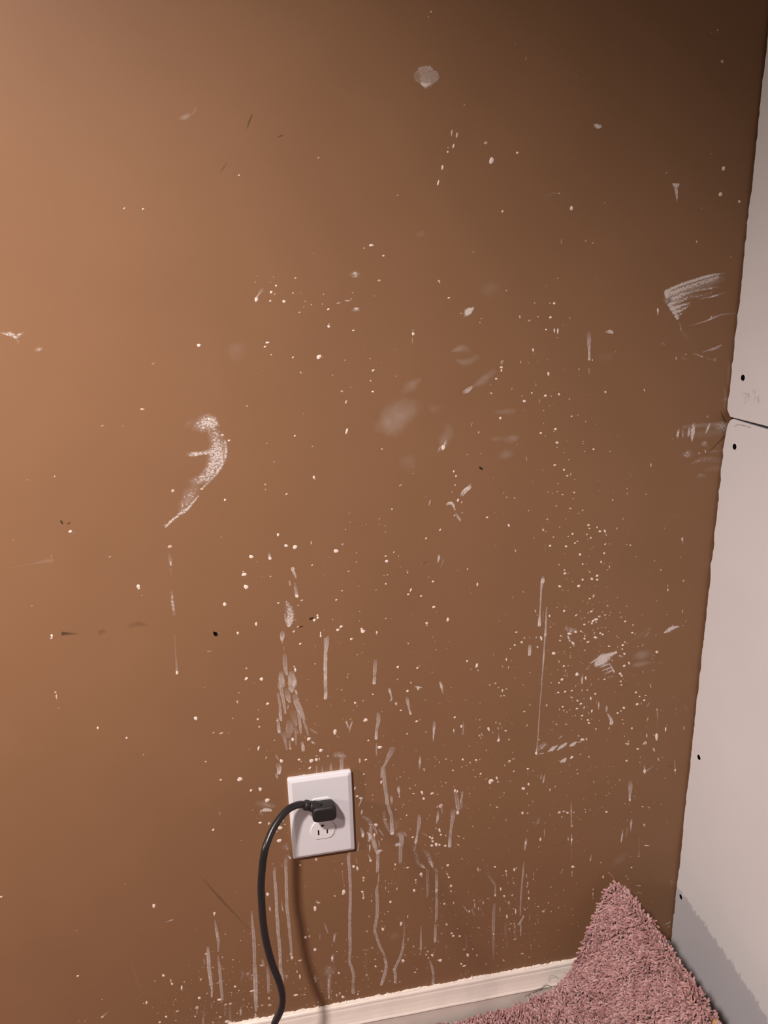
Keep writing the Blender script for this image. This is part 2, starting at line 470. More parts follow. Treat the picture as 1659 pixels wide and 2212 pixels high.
# ------------------------------------------------------------------ carpet
LC = [(0.4443, -0.013, 0.2317), (0.4305, -0.016, 0.2049), (0.4129, -0.02, 0.1669), (0.401, -0.024, 0.1366), (0.3874, -0.028, 0.1064), (0.3692, -0.031, 0.0837), (0.3566, -0.031, 0.0696), (0.3387, -0.028, 0.0581), (0.3165, -0.026, 0.0468), (0.2784, -0.025, 0.0339), (0.2403, -0.024, 0.0306), (0.2021, -0.024, 0.0267), (0.1269, -0.024, 0.0248), (-0.2, -0.024, 0.0195), (-0.7, -0.024, 0.0195), (-1.2, -0.024, 0.0195)]
RC = [(0.462, -0.0259, 0.2417), (0.4648, -0.0527, 0.2413), (0.4676, -0.0803, 0.2366), (0.4704, -0.1061, 0.2356), (0.4732, -0.1297, 0.2326), (0.476, -0.1536, 0.2285), (0.4788, -0.1808, 0.2266), (0.4816, -0.21, 0.2235), (0.4844, -0.2275, 0.2189), (0.4872, -0.2439, 0.212), (0.49, -0.2713, 0.2053), (0.502, -0.36, 0.168), (0.515, -0.46, 0.105), (0.525, -0.56, 0.045), (0.53, -0.66, 0.022), (0.53, -1.3, 0.02)]
TIP = Vector((0.4560, -0.0130, 0.2400))
def resample(pts):
    P = [np.array(p) for p in catmull(pts, 8)]
    P = np.array(P); d = np.r_[0, np.cumsum(np.linalg.norm(np.diff(P, axis=0), axis=1))]
    return d, P
dL, PL = resample([tuple(TIP)] + LC)
dR, PR = resample([tuple(TIP)] + RC)
def curve(d, P, s): return np.stack([np.interp(s, d, P[:, k]) for k in range(3)], -1)
F0, F1 = 0.005, 0.010
def surf(u, v):
    p = curve(dL, PL, u) + curve(dR, PR, v) - np.array(TIP)
    z = p[..., 2] - 0.007
    # gentle buckle across the raised flap
    z = z + 0.006 * np.sin(u * 16.0 + 0.6) * np.sin(np.clip(v, 0, 0.4) * 11.0) * np.clip((z - 0.02) * 12, 0, 1)
    p[..., 2] = 0.5 * (z + F0 + np.sqrt((z - F0) ** 2 + F1 ** 2))
    return p
def normal(u, v):
    e = 0.002
    a = surf(u + e, v) - surf(np.maximum(u - e, 0), v); c = surf(u, v + e) - surf(u, np.maximum(v - e, 0))
    nn = np.cross(c, a); nn /= np.linalg.norm(nn, axis=-1, keepdims=True) + 1e-12
    nn[nn[..., 2] < 0] *= -1
    return nn
carpet = empty('carpet', (0.45, -0.2, 0.0))
tag(carpet, 'mauve pink cut pile carpet with its corner peeled up against the walls', 'carpet')
C0 = np.array(carpet.location)
# backing sheet
us = np.r_[np.linspace(0, 0.5, 60), np.linspace(0.52, 1.55, 30)]
vs_ = np.r_[np.linspace(0, 0.5, 60), np.linspace(0.52, 1.25, 24)]
U, V = np.meshgrid(us, vs_, indexing='ij')
top = surf(U, V) - C0; nn = normal(U, V); bot = top - nn * 0.0035
nu, nv = U.shape
verts = np.concatenate([top.reshape(-1, 3), bot.reshape(-1, 3)]); off = nu * nv; f = []
for i in range(nu - 1):
    for j in range(nv - 1):
        a = i * nv + j
        f.append((a, a + 1, a + nv + 1, a + nv)); f.append((off + a, off + a + nv, off + a + nv + 1, off + a + 1))
for i in range(nu - 1):
    a = i * nv; f.append((a, a + nv, off + a + nv, off + a)); c = a + nv - 1; f.append((c + nv, c, off + c, off + c + nv))
for j in range(nv - 1):
    a = j; f.append((a + 1, a, off + a, off + a + 1)); c = (nu - 1) * nv + j; f.append((c, c + 1, off + c + 1, off + c))
link('backing', mesh('backing', verts.tolist(), f, True), M['backing'], carpet)

def tufts(name, u, v, length, rad, edge_lean=True):
    n = len(u); P = surf(u, v) - C0; N = normal(u, v)
    e = 0.003
    tu = surf(u + e, v) - surf(u, v); tu /= np.linalg.norm(tu, axis=1)[:, None] + 1e-9
    tv = surf(u, v + e) - surf(u, v); tv /= np.linalg.norm(tv, axis=1)[:, None] + 1e-9
    # lean: random plus a slow wandering field, outwards at the cut edges
    ang = rng.uniform(0, 2 * np.pi, n); mag = rng.uniform(0.05, 0.5, n)
    w1 = np.sin(u * 170 + 3 * np.sin(v * 90)) + np.sin(v * 210 + 2 * np.sin(u * 120)); w2 = np.cos(u * 140 - v * 160) + np.sin(v * 95 + u * 60)
    D = N + tu * (mag * np.cos(ang) + 0.22 * w1)[:, None] + tv * (mag * np.sin(ang) + 0.22 * w2)[:, None]
    if edge_lean:
        D -= tv * (np.clip(1 - v / 0.006, 0, 1) * 0.45)[:, None] + tu * (np.clip(1 - u / 0.006, 0, 1) * 0.45)[:, None]
    D /= np.linalg.norm(D, axis=1)[:, None]
    L = length * rng.uniform(0.6, 1.15, n) * (1 + 0.12 * w2)
    Rr = rad * rng.uniform(0.75, 1.2, n)
    bend = rng.normal(0, 0.22, (n, 3))
    A = np.cross(D, rng.normal(size=(n, 3))); A /= np.linalg.norm(A, axis=1)[:, None]; B = np.cross(D, A)
    seg = 5; ts = [0.0, 0.4, 0.8, 1.0]; rs = [0.8, 1.0, 1.12, 0.7]
    vv = np.zeros((n, len(ts) * seg, 3))
    for i, (t, rk) in enumerate(zip(ts, rs)):
        c = P + D * (L * t)[:, None] + bend * (L * t * t)[:, None]
        for k in range(seg):
            a = 2 * math.pi * k / seg + 0.5 * i
            vv[:, i * seg + k] = c + (A * math.cos(a) + B * math.sin(a)) * (Rr * rk)[:, None]
    fl = []
    for i in range(len(ts) - 1):
        for k in range(seg):
            a, c = i * seg + k, i * seg + (k + 1) % seg
            fl.append((a, c, c + seg, a + seg))
    top_ = [(len(ts) - 1) * seg + k for k in range(seg)]
    nvp = len(ts) * seg
    quads = (np.array(fl)[None] + (np.arange(n) * nvp)[:, None, None]).reshape(-1, 4)
    caps = (np.array(top_)[None] + (np.arange(n) * nvp)[:, None])
    me = bpy.data.meshes.new(name)
    me.vertices.add(n * nvp); me.vertices.foreach_set('co', vv.reshape(-1))
    loops = np.concatenate([quads.reshape(-1), caps.reshape(-1)])
    me.loops.add(len(loops)); me.loops.foreach_set('vertex_index', loops.astype(np.int32))
    starts = np.concatenate([np.arange(len(quads)) * 4, len(quads) * 4 + np.arange(n) * seg])
    me.polygons.add(len(starts)); me.polygons.foreach_set('loop_start', starts.astype(np.int32))
    me.update(calc_edges=True)
    tint = np.clip(rng.normal(0.5, 0.22, n) + 0.08 * w1 + 0.10 * np.sin(u * 38 + 2 * np.sin(v * 27)) * np.cos(v * 33), 0, 1)
    a_ = me.attributes.new('tint', 'FLOAT', 'POINT'); a_.data.foreach_set('value', np.repeat(tint, nvp).astype(np.float32))
    me.polygons.foreach_set('use_smooth', [True] * len(me.polygons))
    return me
def grid(u0, u1, v0, v1, s):
    gu, gv = np.meshgrid(np.arange(u0, u1, s), np.arange(v0, v1, s), indexing='ij')
    gu = gu + rng.uniform(-.45, .45, gu.shape) * s; gv = gv + rng.uniform(-.45, .45, gv.shape) * s
    return np.clip(gu.ravel(), 0, None), np.clip(gv.ravel(), 0, None)
u1, v1 = grid(0, 0.52, 0, 0.42, 0.0026)
pile = link('pile', tufts('pile', u1, v1, 0.0082, 0.00145), M['pile'], carpet)
tag(pile, kind='stuff')
ua, va = grid(0.52, 1.55, 0, 1.25, 0.0085); ub, vb = grid(0, 0.52, 0.42, 1.25, 0.0085)
pile2 = link('pile', tufts('pile_far', np.r_[ua, ub], np.r_[va, vb], 0.0105, 0.0036), M['pile'], carpet)
tag(pile2, kind='stuff')
FIBRES = [([[0.4313, -0.1202, 0.1858], [0.4411, -0.1301, 0.2026], [0.4501, -0.1401, 0.2166], [0.4599, -0.1463, 0.2295]], 0.0006, 'fibre'), ([[0.4599, -0.1463, 0.2295], [0.4632, -0.1481, 0.2315], [0.4678, -0.158, 0.2314], [0.4691, -0.1698, 0.2303], [0.47, -0.1797, 0.2298]], 0.0007, 'fibre'), ([[0.46, -0.1901, 0.219], [0.4596, -0.1962, 0.2168], [0.4592, -0.2023, 0.2145]], 0.0011, 'fibre'), ([[0.461, -0.1899, 0.2206], [0.4648, -0.1934, 0.2247], [0.4682, -0.1973, 0.2266], [0.4669, -0.2013, 0.2251]], 0.0011, 'fibre'), ([[0.4659, -0.2053, 0.2233], [0.464, -0.2114, 0.2196], [0.4642, -0.2134, 0.2193], [0.4666, -0.2131, 0.2222], [0.4677, -0.2091, 0.2241]], 0.001, 'fibre'), ([[0.4649, -0.2192, 0.2181], [0.467, -0.2248, 0.2182], [0.4693, -0.2227, 0.2214]], 0.0012, 'fibre'), ([[0.4497, -0.018, 0.2445], [0.4456, -0.018, 0.2525], [0.4402, -0.018, 0.26], [0.4362, -0.018, 0.2639]], 0.0006, 'fibre'), ([[0.474, -0.0861, 0.2272], [0.474, -0.0901, 0.2324], [0.474, -0.0952, 0.237], [0.474, -0.0992, 0.2419]], 0.0014, 'fibre'), ([[0.474, -0.0954, 0.2289], [0.474, -0.1013, 0.2341], [0.474, -0.1056, 0.2366], [0.474, -0.1067, 0.2355]], 0.0014, 'fibre'), ([[0.474, -0.0802, 0.2271], [0.474, -0.0826, 0.2307], [0.474, -0.0868, 0.2351]], 0.0014, 'fibre'), ([[0.474, -0.1401, 0.2319], [0.474, -0.14, 0.2354], [0.474, -0.14, 0.2379]], 0.0014, 'fibre'), ([[0.3074, -0.0165, 0.0435], [0.32, -0.0165, 0.0492], [0.3341, -0.0165, 0.0528], [0.3432, -0.0165, 0.0589], [0.3512, -0.0165, 0.0543], [0.3613, -0.0165, 0.0463]], 0.00032, 'hair'), ([[0.3256, -0.0165, 0.0526], [0.3354, -0.0165, 0.056], [0.3435, -0.0165, 0.0617]], 0.00022, 'hair'), ([[0.3484, -0.0155, 0.0643], [0.3475, -0.0155, 0.0711], [0.3533, -0.0155, 0.075], [0.3607, -0.0155, 0.0705], [0.3644, -0.0155, 0.064]], 0.00022, 'hair'), ([[0.3628, -0.017, 0.053], [0.363, -0.017, 0.0626]], 0.0003, 'hair')]
for pts, rad, mk in FIBRES:
    P = catmull([tuple(np.array(p) - C0) for p in pts], 6)
    link('loose_fibre', tube('loose_fibre', P, [rad * (1.0 if i < len(P) - 3 else 0.7) for i in range(len(P))], 6), M[mk], carpet)
pd_ = np.array([[0.4825, -0.2376, 0.2125], [0.4841, -0.2487, 0.2081]]) - C0
vv = []; ff = []
for i in range(7):
    t = i / 6
    p = pd_[0] + (pd_[1] - pd_[0]) * t; wv = 0.008 * math.sin(math.pi * (0.15 + 0.8 * t))
    for dx, dz in ((-wv, 0), (wv * .6, 0.001), (wv * .6, -0.006), (-wv, -0.006)):
        vv.append((p[0] + dx, p[1], p[2] + dz))
rr_ = [vv[i * 4:i * 4 + 4] for i in range(7)]
link('pad_scrap', loft('pad_scrap', rr_, smooth=False), M['pad'], carpet)

# ------------------------------------------------------------------ paint on the wall (millimetres along the wall, above the floor)
DROPS = [
(509.4,483.5,7.78,2.44,94,1),(236.6,1280,3.82,3.11,60,1),(161.1,878.6,4.68,1.68,72,0.35),(189.7,1308.6,3.51,1.17,83,0.7),(317.8,183.8,6.53,0.91,88,0.35),
(25,563,5.14,2.48,89,0.95),(28.4,1068.3,3.86,2.36,-149,1),(57.8,978.1,4.01,1.54,70,0.8),(195.7,1306.2,3.21,1.44,76,0.7),(64.8,1131,3.66,0.96,178,0.6),(141.2,1082.7,3.65,0.86,84,0.4),
(254.2,1051.9,3.76,2.25,76,0.35),(-130.6,704,3.89,0.77,179,0.25),(-118.5,138.8,4.56,1.81,179,0.8),(-194.2,100.1,6.04,1.82,86,0.4),(-12.8,217.4,5.78,0.93,87,0.25),
(173.8,1256.9,3.14,1.27,72,0.8),(38,824.8,3.78,2.59,-176,1),(-73.4,469,4.01,3.13,-172,1),(325.3,1086.9,3.56,1.23,88,0.8),(227.2,226.2,5.66,0.97,91,0.5),
(321.7,265.9,5.63,1.09,92,0.4),(-107.7,508.6,3.8,3.7,-159,1),(523.2,494.3,5.04,1.38,96,0.75),(492,572,5.03,0.8,109,0.5),(-17.4,271.2,5.13,2.57,87,1),(178.8,1272.9,2.94,1.36,76,0.8),
(215.8,976.3,3.5,0.93,72,0.3),(325.3,1191.4,3.15,0.99,84,0.35),(-58.9,420.6,3.85,3.07,177,0.85),(-13.5,834.8,3.44,2.69,-169,1),(249.5,447.8,4.11,3.73,173,1),
(-54.8,115.3,4.14,2.17,170,0.9),(509.4,285.5,4.87,0.98,164,0.8),(294,200.6,5.27,1.43,93,0.75),(-177.6,1018,2.93,1.26,178,0.45),(-39.6,1135.4,2.96,2.06,63,1),
(179,949.7,3.34,2.88,76,1),(-164.4,849.3,3.12,2.01,175,0.7),(-321.5,664.4,3.71,1.29,88,0.6),(-78.8,804.5,3.27,2.72,-174,1),(-68.4,827.2,3.26,2.27,174,0.8),
(-241.1,322.4,4.48,2.14,79,0.9),(-159.5,88.9,4.05,2.95,154,0.8),(-138.6,103.1,5.16,1.62,87,0.6),(304.6,1001.2,3.34,1.05,87,0.25),(289.5,927.6,3.54,1.05,97,0.4),
(68.6,709.2,3.51,2.8,-174,1),(-9.5,522.5,3.6,2.9,-164,1),(57.5,426.7,4.32,1.75,77,0.5),(319.1,669.4,4.2,1.67,103,0.75),(-61.4,399.5,3.63,3.26,-175,0.9),
(57.7,512,4.11,1.79,90,0.55),(244.6,535.5,4.35,1.67,113,0.85),(507,461.1,4.82,1.63,113,0.65),(94.6,1191.2,2.9,1.52,179,1),(-77.8,787.5,3.39,3.09,93,1),
(-79.2,553,3.77,1.6,74,0.9),(-218.5,168.8,4.61,1.68,82,0.9),(529.7,1271.3,2.86,2.43,116,0.9),(315.1,1034.9,3.11,1.44,94,0.8),(-46.6,149.3,4.77,1.49,88,0.8),
(67.8,575.3,3.37,2.83,174,0.8),(86.4,529.4,3.41,3.1,175,1),(226,638.8,3.61,2.23,76,0.95),(173.8,417.2,4.36,3.54,112,0.7),(553.4,492.3,4.24,0.89,92,0.7),
(494.6,424.9,4.35,2.48,94,1),(47.7,330.7,4.38,1.71,93,0.85),(-82.3,283.8,4.32,1.8,95,0.7),(191.7,1295,2.43,1.26,72,0.8),(-30.4,1087.2,2.7,1.14,-167,1),
(-156.5,609.9,3.47,2.39,99,0.95),(-201.2,117.2,4.48,1.36,85,0.4),(-167.2,133.6,3.51,2.6,155,0.8),(274.9,1384,2.31,0.82,80,0.35),(336.3,1228.3,2.57,2.37,85,1),
(-23.3,664,3.45,1.52,100,0.8),(393.7,725.2,3.35,1.66,75,0.7),(360.6,671.7,3.65,2.04,159,1),(366.8,656.1,3.89,1.79,124,1),(521.3,797.1,3.5,1.91,100,0.7),
(493,487.8,4.11,1.54,97,0.55),(457.9,1106.3,2.83,1.14,96,0.8),(423,208.2,4.46,1.04,90,0.7),(277,274.6,4.3,0.86,92,0.6),(-11.8,280.9,3.55,1.66,148,0.6),
(-44.5,179.8,3.27,2.15,-175,0.6),(-117.2,90.9,4.38,1.85,88,0.6),(-24.5,837.8,2.77,1.96,173,1),(4.3,536.8,3.03,2.55,-174,0.95),(-11.2,557.2,3,2.84,-159,1),
(199.4,401.1,3.78,2.49,87,1),(57.7,386.6,3.76,2.54,85,1),(110.8,215.6,4.07,2.22,83,0.75),(-107.8,1087.2,2.47,1.88,-159,1),(-153.7,918.9,2.52,2.13,165,0.7),
(54.1,1128.7,2.55,0.7,-172,0.6),(-106,766.8,2.95,2.34,75,1),(-125.9,583.1,2.83,1.66,-170,0.7),(-232.2,185,4.07,1.52,95,0.7),(-229,126.2,3.09,1.8,-173,0.6),
(529,1242.3,2.99,2.44,165,0.9),(320.8,1087.7,2.64,1.22,94,0.8),(330.3,330,3.85,1.67,86,0.8),(231.4,293.5,3.99,1.48,93,0.7),(279.9,193.7,4.23,1.64,94,0.8),
(35.5,715.1,2.77,1.85,-165,1),(-67.9,656,2.82,2.57,-128,0.95),(-81.6,488.3,3.37,2.61,88,1),(-32.8,559.6,3.3,2.14,90,0.8),(134.3,761.4,2.89,1.27,66,0.9),
(184.6,713,3.06,2.26,84,1),(111.2,594.6,3.38,1.89,111,0.7),(204.4,545.7,3.41,1.57,88,0.95),(146,444.9,3.69,1.98,104,0.75),(195.1,439.8,3.44,1.85,76,1),
(171.7,375.3,3.86,1.88,104,0.85),(399.7,689.1,3.13,2.33,179,1),(375.4,606,3.19,2.94,157,0.9),(491.4,475.2,3.7,3.13,137,0.7),(389.6,496.4,3.46,2.28,162,0.8),
(383.6,595.8,3.4,1.31,90,0.6),(26.2,293,3.92,3.07,104,1),(80.5,216.7,4.01,0.82,89,0.35),(16.6,94.3,3.6,2.25,144,0.8),(-94.8,105,3.27,2.34,155,0.5),(544,1042.2,2.6,1.55,75,0.3),
(-83.9,310.5,3.58,2.42,85,1),(-223.8,1001.4,2.25,1.07,-172,0.4),(-160.2,1068.7,2.31,0.84,-148,0.4),(-103.7,1002.3,2.36,1.63,-161,1),(-90.3,982.3,2.35,1.68,178,0.5),
(123.4,905,2.56,0.83,-153,0.7),(-207.1,802,2.39,2.26,-180,1),(-69,735.4,2.84,1.78,87,0.9),(-87.3,659.2,2.66,2.23,-142,0.9),(-200.4,126.1,3.92,2.67,96,0.5),
(-117.2,77.5,3.35,2.81,127,0.7),(-178,222.8,2.94,2.22,157,0.5),(514.9,1385.9,2.16,1.94,125,0.6),(464.9,907,2.78,1.25,92,0.5),(-50.1,528.5,3.05,2.68,106,1),
(-12.2,511.4,2.9,1.63,-129,1),(101,382.5,3.6,2.91,108,1),(338.5,643.8,3.04,2.79,144,0.9),(183.5,293.7,3.86,1.27,110,0.7),(210.9,110.7,3.19,1.78,-172,0.95),
(375.6,322.7,3.86,1.17,101,0.6),(381.4,319.9,3.79,1.53,95,0.8),(502,325.6,3.97,1.64,104,0.6),(282.6,219.9,4.06,1.47,105,0.7),(312.3,251.2,3.87,1.2,93,0.6),
(314,234.2,3.9,1.1,93,0.6),(306.6,187,3.85,1.38,85,0.6),(-85.6,434,2.71,1.85,-164,0.9),(5.5,732.4,2.47,1.81,-151,1),(40,719.2,2.49,2,-158,1),(-14.9,768.1,2.53,2.4,119,1),
(49.1,468.2,3.07,1.16,79,0.8),(225.5,760,2.74,1.49,89,0.85),(264,594.7,3.01,1.19,88,0.8),(277.3,476.8,2.83,2.41,-179,0.7),(160.9,441,2.78,2.03,-177,0.95),
(77.2,401.4,3.36,2.73,107,1),(74.6,384.5,3.32,1.86,92,0.95),(166.7,350.8,3.5,2.68,106,1),(349.7,763.4,2.7,1.6,-174,1),(395,687.2,2.7,1.91,-158,1),(400.2,661.2,3.09,2.02,152,1),
(389.2,655.4,2.77,1.39,-168,0.8),(389.1,598.2,3.16,1.59,101,0.85),(532.4,686.7,3.04,0.91,97,0.6),(398.8,563.9,3.27,1.43,105,0.8),(389.4,550.1,2.98,1.4,76,0.6),
(515.9,443,3.62,1.33,110,0.6),(374.2,468.3,2.88,2.5,-174,0.9),(318.2,484.2,3.19,2.34,93,1),(27.1,303.3,3.43,0.78,88,0.4),(142.9,301.7,3.1,2.74,133,0.9),
(172,130.7,3.79,2.93,113,0.95),(216.5,131.2,3.9,2.39,99,0.95),(82.6,211.2,3.58,2.31,91,0.95),(112.5,143.9,3.16,2.79,137,0.8),(3.6,173.2,3.68,2.24,94,0.75),
(116,153.5,3.75,1.17,90,0.4),(358.7,374.1,2.89,1.78,-170,0.8),(268.5,249.2,3.6,1.61,94,0.75),(233.3,219,3.52,1,85,0.5),(331.4,176.4,3.76,1,93,0.4),(229.6,1298.4,2.18,1.8,-170,0.7),
(-8.5,1132.4,2.13,1.72,-178,1),(-33.6,1082.6,2.17,0.79,-153,0.8),(174.6,1149.5,2.15,1.4,114,0.6),(142.3,1090.5,2.18,1.91,66,1),(-275.6,878.5,2.1,1.92,-169,1),
(-173.4,678.9,2.66,1.93,86,0.9),(-195.6,143.6,2.69,2.51,159,0.9),(-152.1,121.8,2.87,2.3,147,0.5),(293.8,1065.2,2.28,1.42,95,0.8),(447.4,1007.6,2.54,1.04,112,0.6),
(457.5,1107.8,2.3,1.37,99,0.9),(488.5,1046.6,2.4,1.09,97,0.5),(-21.3,195.4,2.81,2.54,153,0.9),(12.1,102.3,3.46,1.64,76,0.6),(-57.5,194.6,3.55,1.99,96,0.7),
(-11.2,357.5,3.25,2.13,93,0.6),(-65.6,153.7,3.63,2.72,100,0.4),(-101.3,183.4,2.83,2.24,150,0.5),(-122.2,171.7,3.55,2.67,98,0.3),(-138.5,457.7,2.85,0.99,71,0.4),
(-33.5,853,2.34,1.85,77,1),(-45.5,822.7,2.4,2.23,96,1),(12.8,712.6,2.58,1.11,88,0.8),(7.2,838.6,2.4,1.13,88,0.7),(-9,761.8,2.3,1.03,-158,0.5),(-2.5,523.1,2.89,2.32,98,0.95),
(-1.5,528.9,2.51,1.66,167,0.4),(-94.1,488.5,2.5,1.81,-140,0.9),(87.1,472.2,2.86,1.75,77,0.9),(165.3,733.6,2.44,1.87,-175,1),(272.1,630.2,2.77,0.79,85,0.5),
(258.9,534.3,2.97,0.95,92,0.7),(258.4,451.2,3.21,1.57,106,0.8),(299.9,426.3,3.32,2.67,118,0.9),(404.6,819.3,2.71,1.62,113,0.85),(414.6,766.5,2.65,1.11,91,0.7),
(404.2,693.5,2.67,1,-178,0.8),(352.8,600.7,2.61,2.14,-169,0.95),(401.7,542.7,2.84,1.58,78,0.75),(175.6,306.9,3.3,0.82,91,0.4),(121.4,227.1,3.34,1.34,85,0.7),
(543.3,920.6,2.49,1.07,98,0.6),(532.3,1094.2,2.42,0.81,-170,0.8),(-149.7,433.8,2.54,1.57,-130,0.95),(473.8,377,3.26,1.75,100,0.95),(466,371.5,2.91,0.86,174,0.3),
(386,268.4,3.04,2.45,150,0.9),(385,257.4,3.38,1,94,0.6),(438.5,238.6,3.45,1.35,96,0.8),(367,260.9,3.37,1.1,94,0.4),(289.7,281.4,3.23,1.97,92,0.8),(307.6,113.6,3.1,1.95,157,0.5),
(294.4,145.7,2.82,1.39,-177,0.6),(-119.9,918.7,2.01,1.74,178,0.6),(41.6,1102.7,2.01,1.6,179,1),(70.3,1097.2,2.04,0.9,-173,0.9),(92.6,1049.7,2.07,1.31,-159,1),
(102.8,1152.4,2.03,1.22,179,0.6),(226.9,1105,2.16,0.91,177,0.35),(198.3,879.4,2.25,1.6,74,0.9),(-315.9,744.4,2.09,1.18,-149,0.7),(-93,725.4,2.41,1.47,87,0.8),
(-101.3,626.7,2.54,1.51,87,0.5),(-119.7,727.8,2.28,0.81,53,0.9),(-241.4,197.1,2.66,2.32,113,0.9),(-270,153.1,3.16,1.77,82,0.8),(-333.2,141.2,2.4,2,-153,0.6),
(555.6,1233.8,2.01,1.56,109,0.8),(511.5,1287.6,2.16,0.72,-164,0.35),(275.6,1105.5,2.03,1.29,94,0.6),(284.3,1002.3,2.3,1.94,164,1),(-62.5,618.8,2.22,2.06,-154,0.8),
(-132.8,511.5,2.25,1.83,-159,0.6),(103,804.8,2.38,2.19,116,1),(267.7,839.3,2.43,1.56,110,0.8),(268.7,642.8,2.59,1.18,86,0.8),(276.1,735.6,2.45,0.77,82,0.35),
(193.2,540.8,2.76,1.01,91,0.8),(259.9,514.6,2.88,2.18,105,1),(148.4,434.2,2.94,1.86,99,0.8),(274.7,374.9,3.06,1.49,95,0.4),(370.8,742.6,2.56,2.31,140,0.95),
(343,745,2.58,1.8,156,1),(369.4,699,2.35,1.13,41,0.8),(369.9,673.3,2.6,1.76,165,1),(473.1,544.1,2.74,2.12,164,1),(396,496.2,2.94,1.65,99,0.7),(42.4,334.9,3.05,2.3,100,1),
(88.8,287.1,3.1,0.96,90,0.5),(132.1,273.9,3.19,2.24,100,0.85),(-34.2,221.6,2.85,2.31,108,0.8),(-41.7,112.9,2.51,1.19,163,0.6),(7.2,99.8,3.23,1.9,94,0.6),
(-56,188.3,3.06,2.01,94,0.8),(-50.3,159.7,3.09,1.48,90,0.6),(393.4,355.4,2.54,1.02,-174,0.35),(436.3,361.4,2.89,1.59,153,0.8),(372.6,226.2,3.17,1.11,95,0.3),
(240.8,228.5,3.11,1.5,95,0.7),(311.4,245,3.11,0.98,93,0.5),(340.5,190.9,3.03,2.36,135,0.6),(-72.9,361.4,2.73,0.9,87,0.25),(10.1,735,2.06,1.65,-149,1),(52.9,699.7,2.1,1.87,-176,1),
(-14.6,700.8,2.06,1.38,-164,0.9),(41.3,575.3,2.48,1.31,90,0.6),(-26.1,526.8,2.15,2.04,-178,0.95),(1.6,523.4,2.53,1.17,89,0.7),(56.8,450.2,2.38,2.04,145,0.8),
(174.5,841.2,2.1,1.03,66,0.8),(309.1,711.7,2.46,1.35,105,0.6),(99.5,785.4,2.11,0.88,173,0.15),(127.4,612.2,2.19,2.01,-175,1),(139.7,563,2.23,1.72,-177,0.85),
(308,432.5,2.71,1.87,90,0.9),(300,383.1,2.93,2.11,106,0.95),(306.7,327.8,2.88,1.73,91,0.8),(138.3,515.9,2.33,0.77,170,0.35),(370.4,788.8,2.28,1.87,173,1),
(397.3,755.2,2.36,1.88,168,1),(385.1,715.7,2.42,0.78,94,0.2),(391.7,702.2,2.33,1.66,-179,0.9),(443.2,644.1,2.42,1.88,174,0.95),(497.6,626.4,2.74,2.21,141,0.95),
(455.1,613.7,2.75,1.55,116,0.85),(523,791.1,2.38,0.8,97,0.4),(492.3,516.9,2.57,1.09,79,0.5),(463.2,477.6,2.94,2.27,118,0.6),(342.2,417,2.7,1.49,84,0.7),
(56.5,311.9,2.93,2.16,105,0.7),(95.4,259.9,3.03,1.89,103,0.85),(105.8,281.8,2.93,1.45,92,0.6),(186.3,268.6,2.98,0.99,91,0.4),(182.5,198.8,3.19,2.28,108,0.7),
(90.7,108.5,2.6,1.23,163,0.4),(182,155.4,3.15,1.19,92,0.3),(541.6,967.6,2.2,1.77,116,0.35),(-83.3,975.5,1.84,1.12,-162,0.9),(-22.2,1142.9,1.78,1.69,-156,1),
(42,1122.1,1.82,1.22,-172,1),(14.9,923.3,1.98,1.73,91,0.9),(253.3,1045.8,2.03,1.71,168,1),(253.2,982.6,2.02,1.82,114,1),(-206.7,799.1,2.06,1.65,82,1),(-235,842.6,1.79,1.4,177,0.4),
(-315.1,747.7,2.09,1.79,78,0.9),(-278.7,613.4,2.24,1.54,72,0.8),(-432.6,377.1,2.05,1.43,-149,0.9),(-160.5,292.4,2.26,2.13,69,0.8),(-190.2,177.4,2.87,1.69,84,0.7),
(-357.2,139.8,2.9,0.96,83,0.3),(-159,121.9,2.54,2.16,120,0.5),(-168.9,99.9,2.42,2.01,141,0.5),(-155.1,85.6,2.59,2.18,119,0.8),(-117.7,87,3.09,1.86,92,0.7),
(267.3,1288.2,1.88,1.31,179,1),(312.3,1007.7,2.11,1.75,165,0.95),(327.5,964.1,2.16,1.8,162,1),(330.4,946.2,2.18,1.81,161,1),(351.3,902.8,2.12,0.98,95,0.6),
(-94.8,118.4,2.94,2.18,99,0.6),(-152.7,1232.5,1.59,0.75,-148,1),(9.9,738.5,2.1,1.38,90,0.9),(67,713,1.95,1.4,-165,0.9),(-21.7,719.2,1.97,1.9,92,0.7),(66.3,512.4,2.08,1.91,174,0.8),
(51.8,454.4,2.21,2.04,131,0.9),(112.8,816.2,1.93,0.96,-131,0.7),(130.9,755.5,1.97,1.38,-173,0.9),(155.5,711.1,2.1,1.82,153,0.8),(114.6,650.5,2.13,2,120,0.95),
(141.8,645.9,2.04,1.64,-177,0.8),(277.9,802.8,2.12,1.33,96,0.7),(255.5,544.4,2.37,1.05,84,0.6),(297.6,556.3,2.36,1.31,157,0.7),(306.1,565.7,2.41,1.6,148,0.35),
(302.4,532.9,2.32,0.94,74,0.6),(260.6,444.1,2.27,1.65,173,0.5),(198.7,438,2.3,1.59,65,1),(159.9,350.1,2.59,2.15,119,0.85),(260.1,400.3,2.38,1.54,162,0.5),
(397.4,819.6,2.18,1.8,164,1),(348.9,768.2,2.19,1.37,98,0.7),(389.7,751.2,2.38,2.03,133,1),(382.4,683.3,2.21,1.49,176,0.95),(447.8,610.4,2.52,2.05,140,1),
(442.4,598.4,2.62,2.14,129,0.95),(456.5,661.9,2.38,1.29,164,0.9),(347,629.8,2.42,1.08,104,0.5),(452.3,540.8,2.54,2.16,135,0.95),(384.1,557.1,2.19,1.84,-171,0.95),
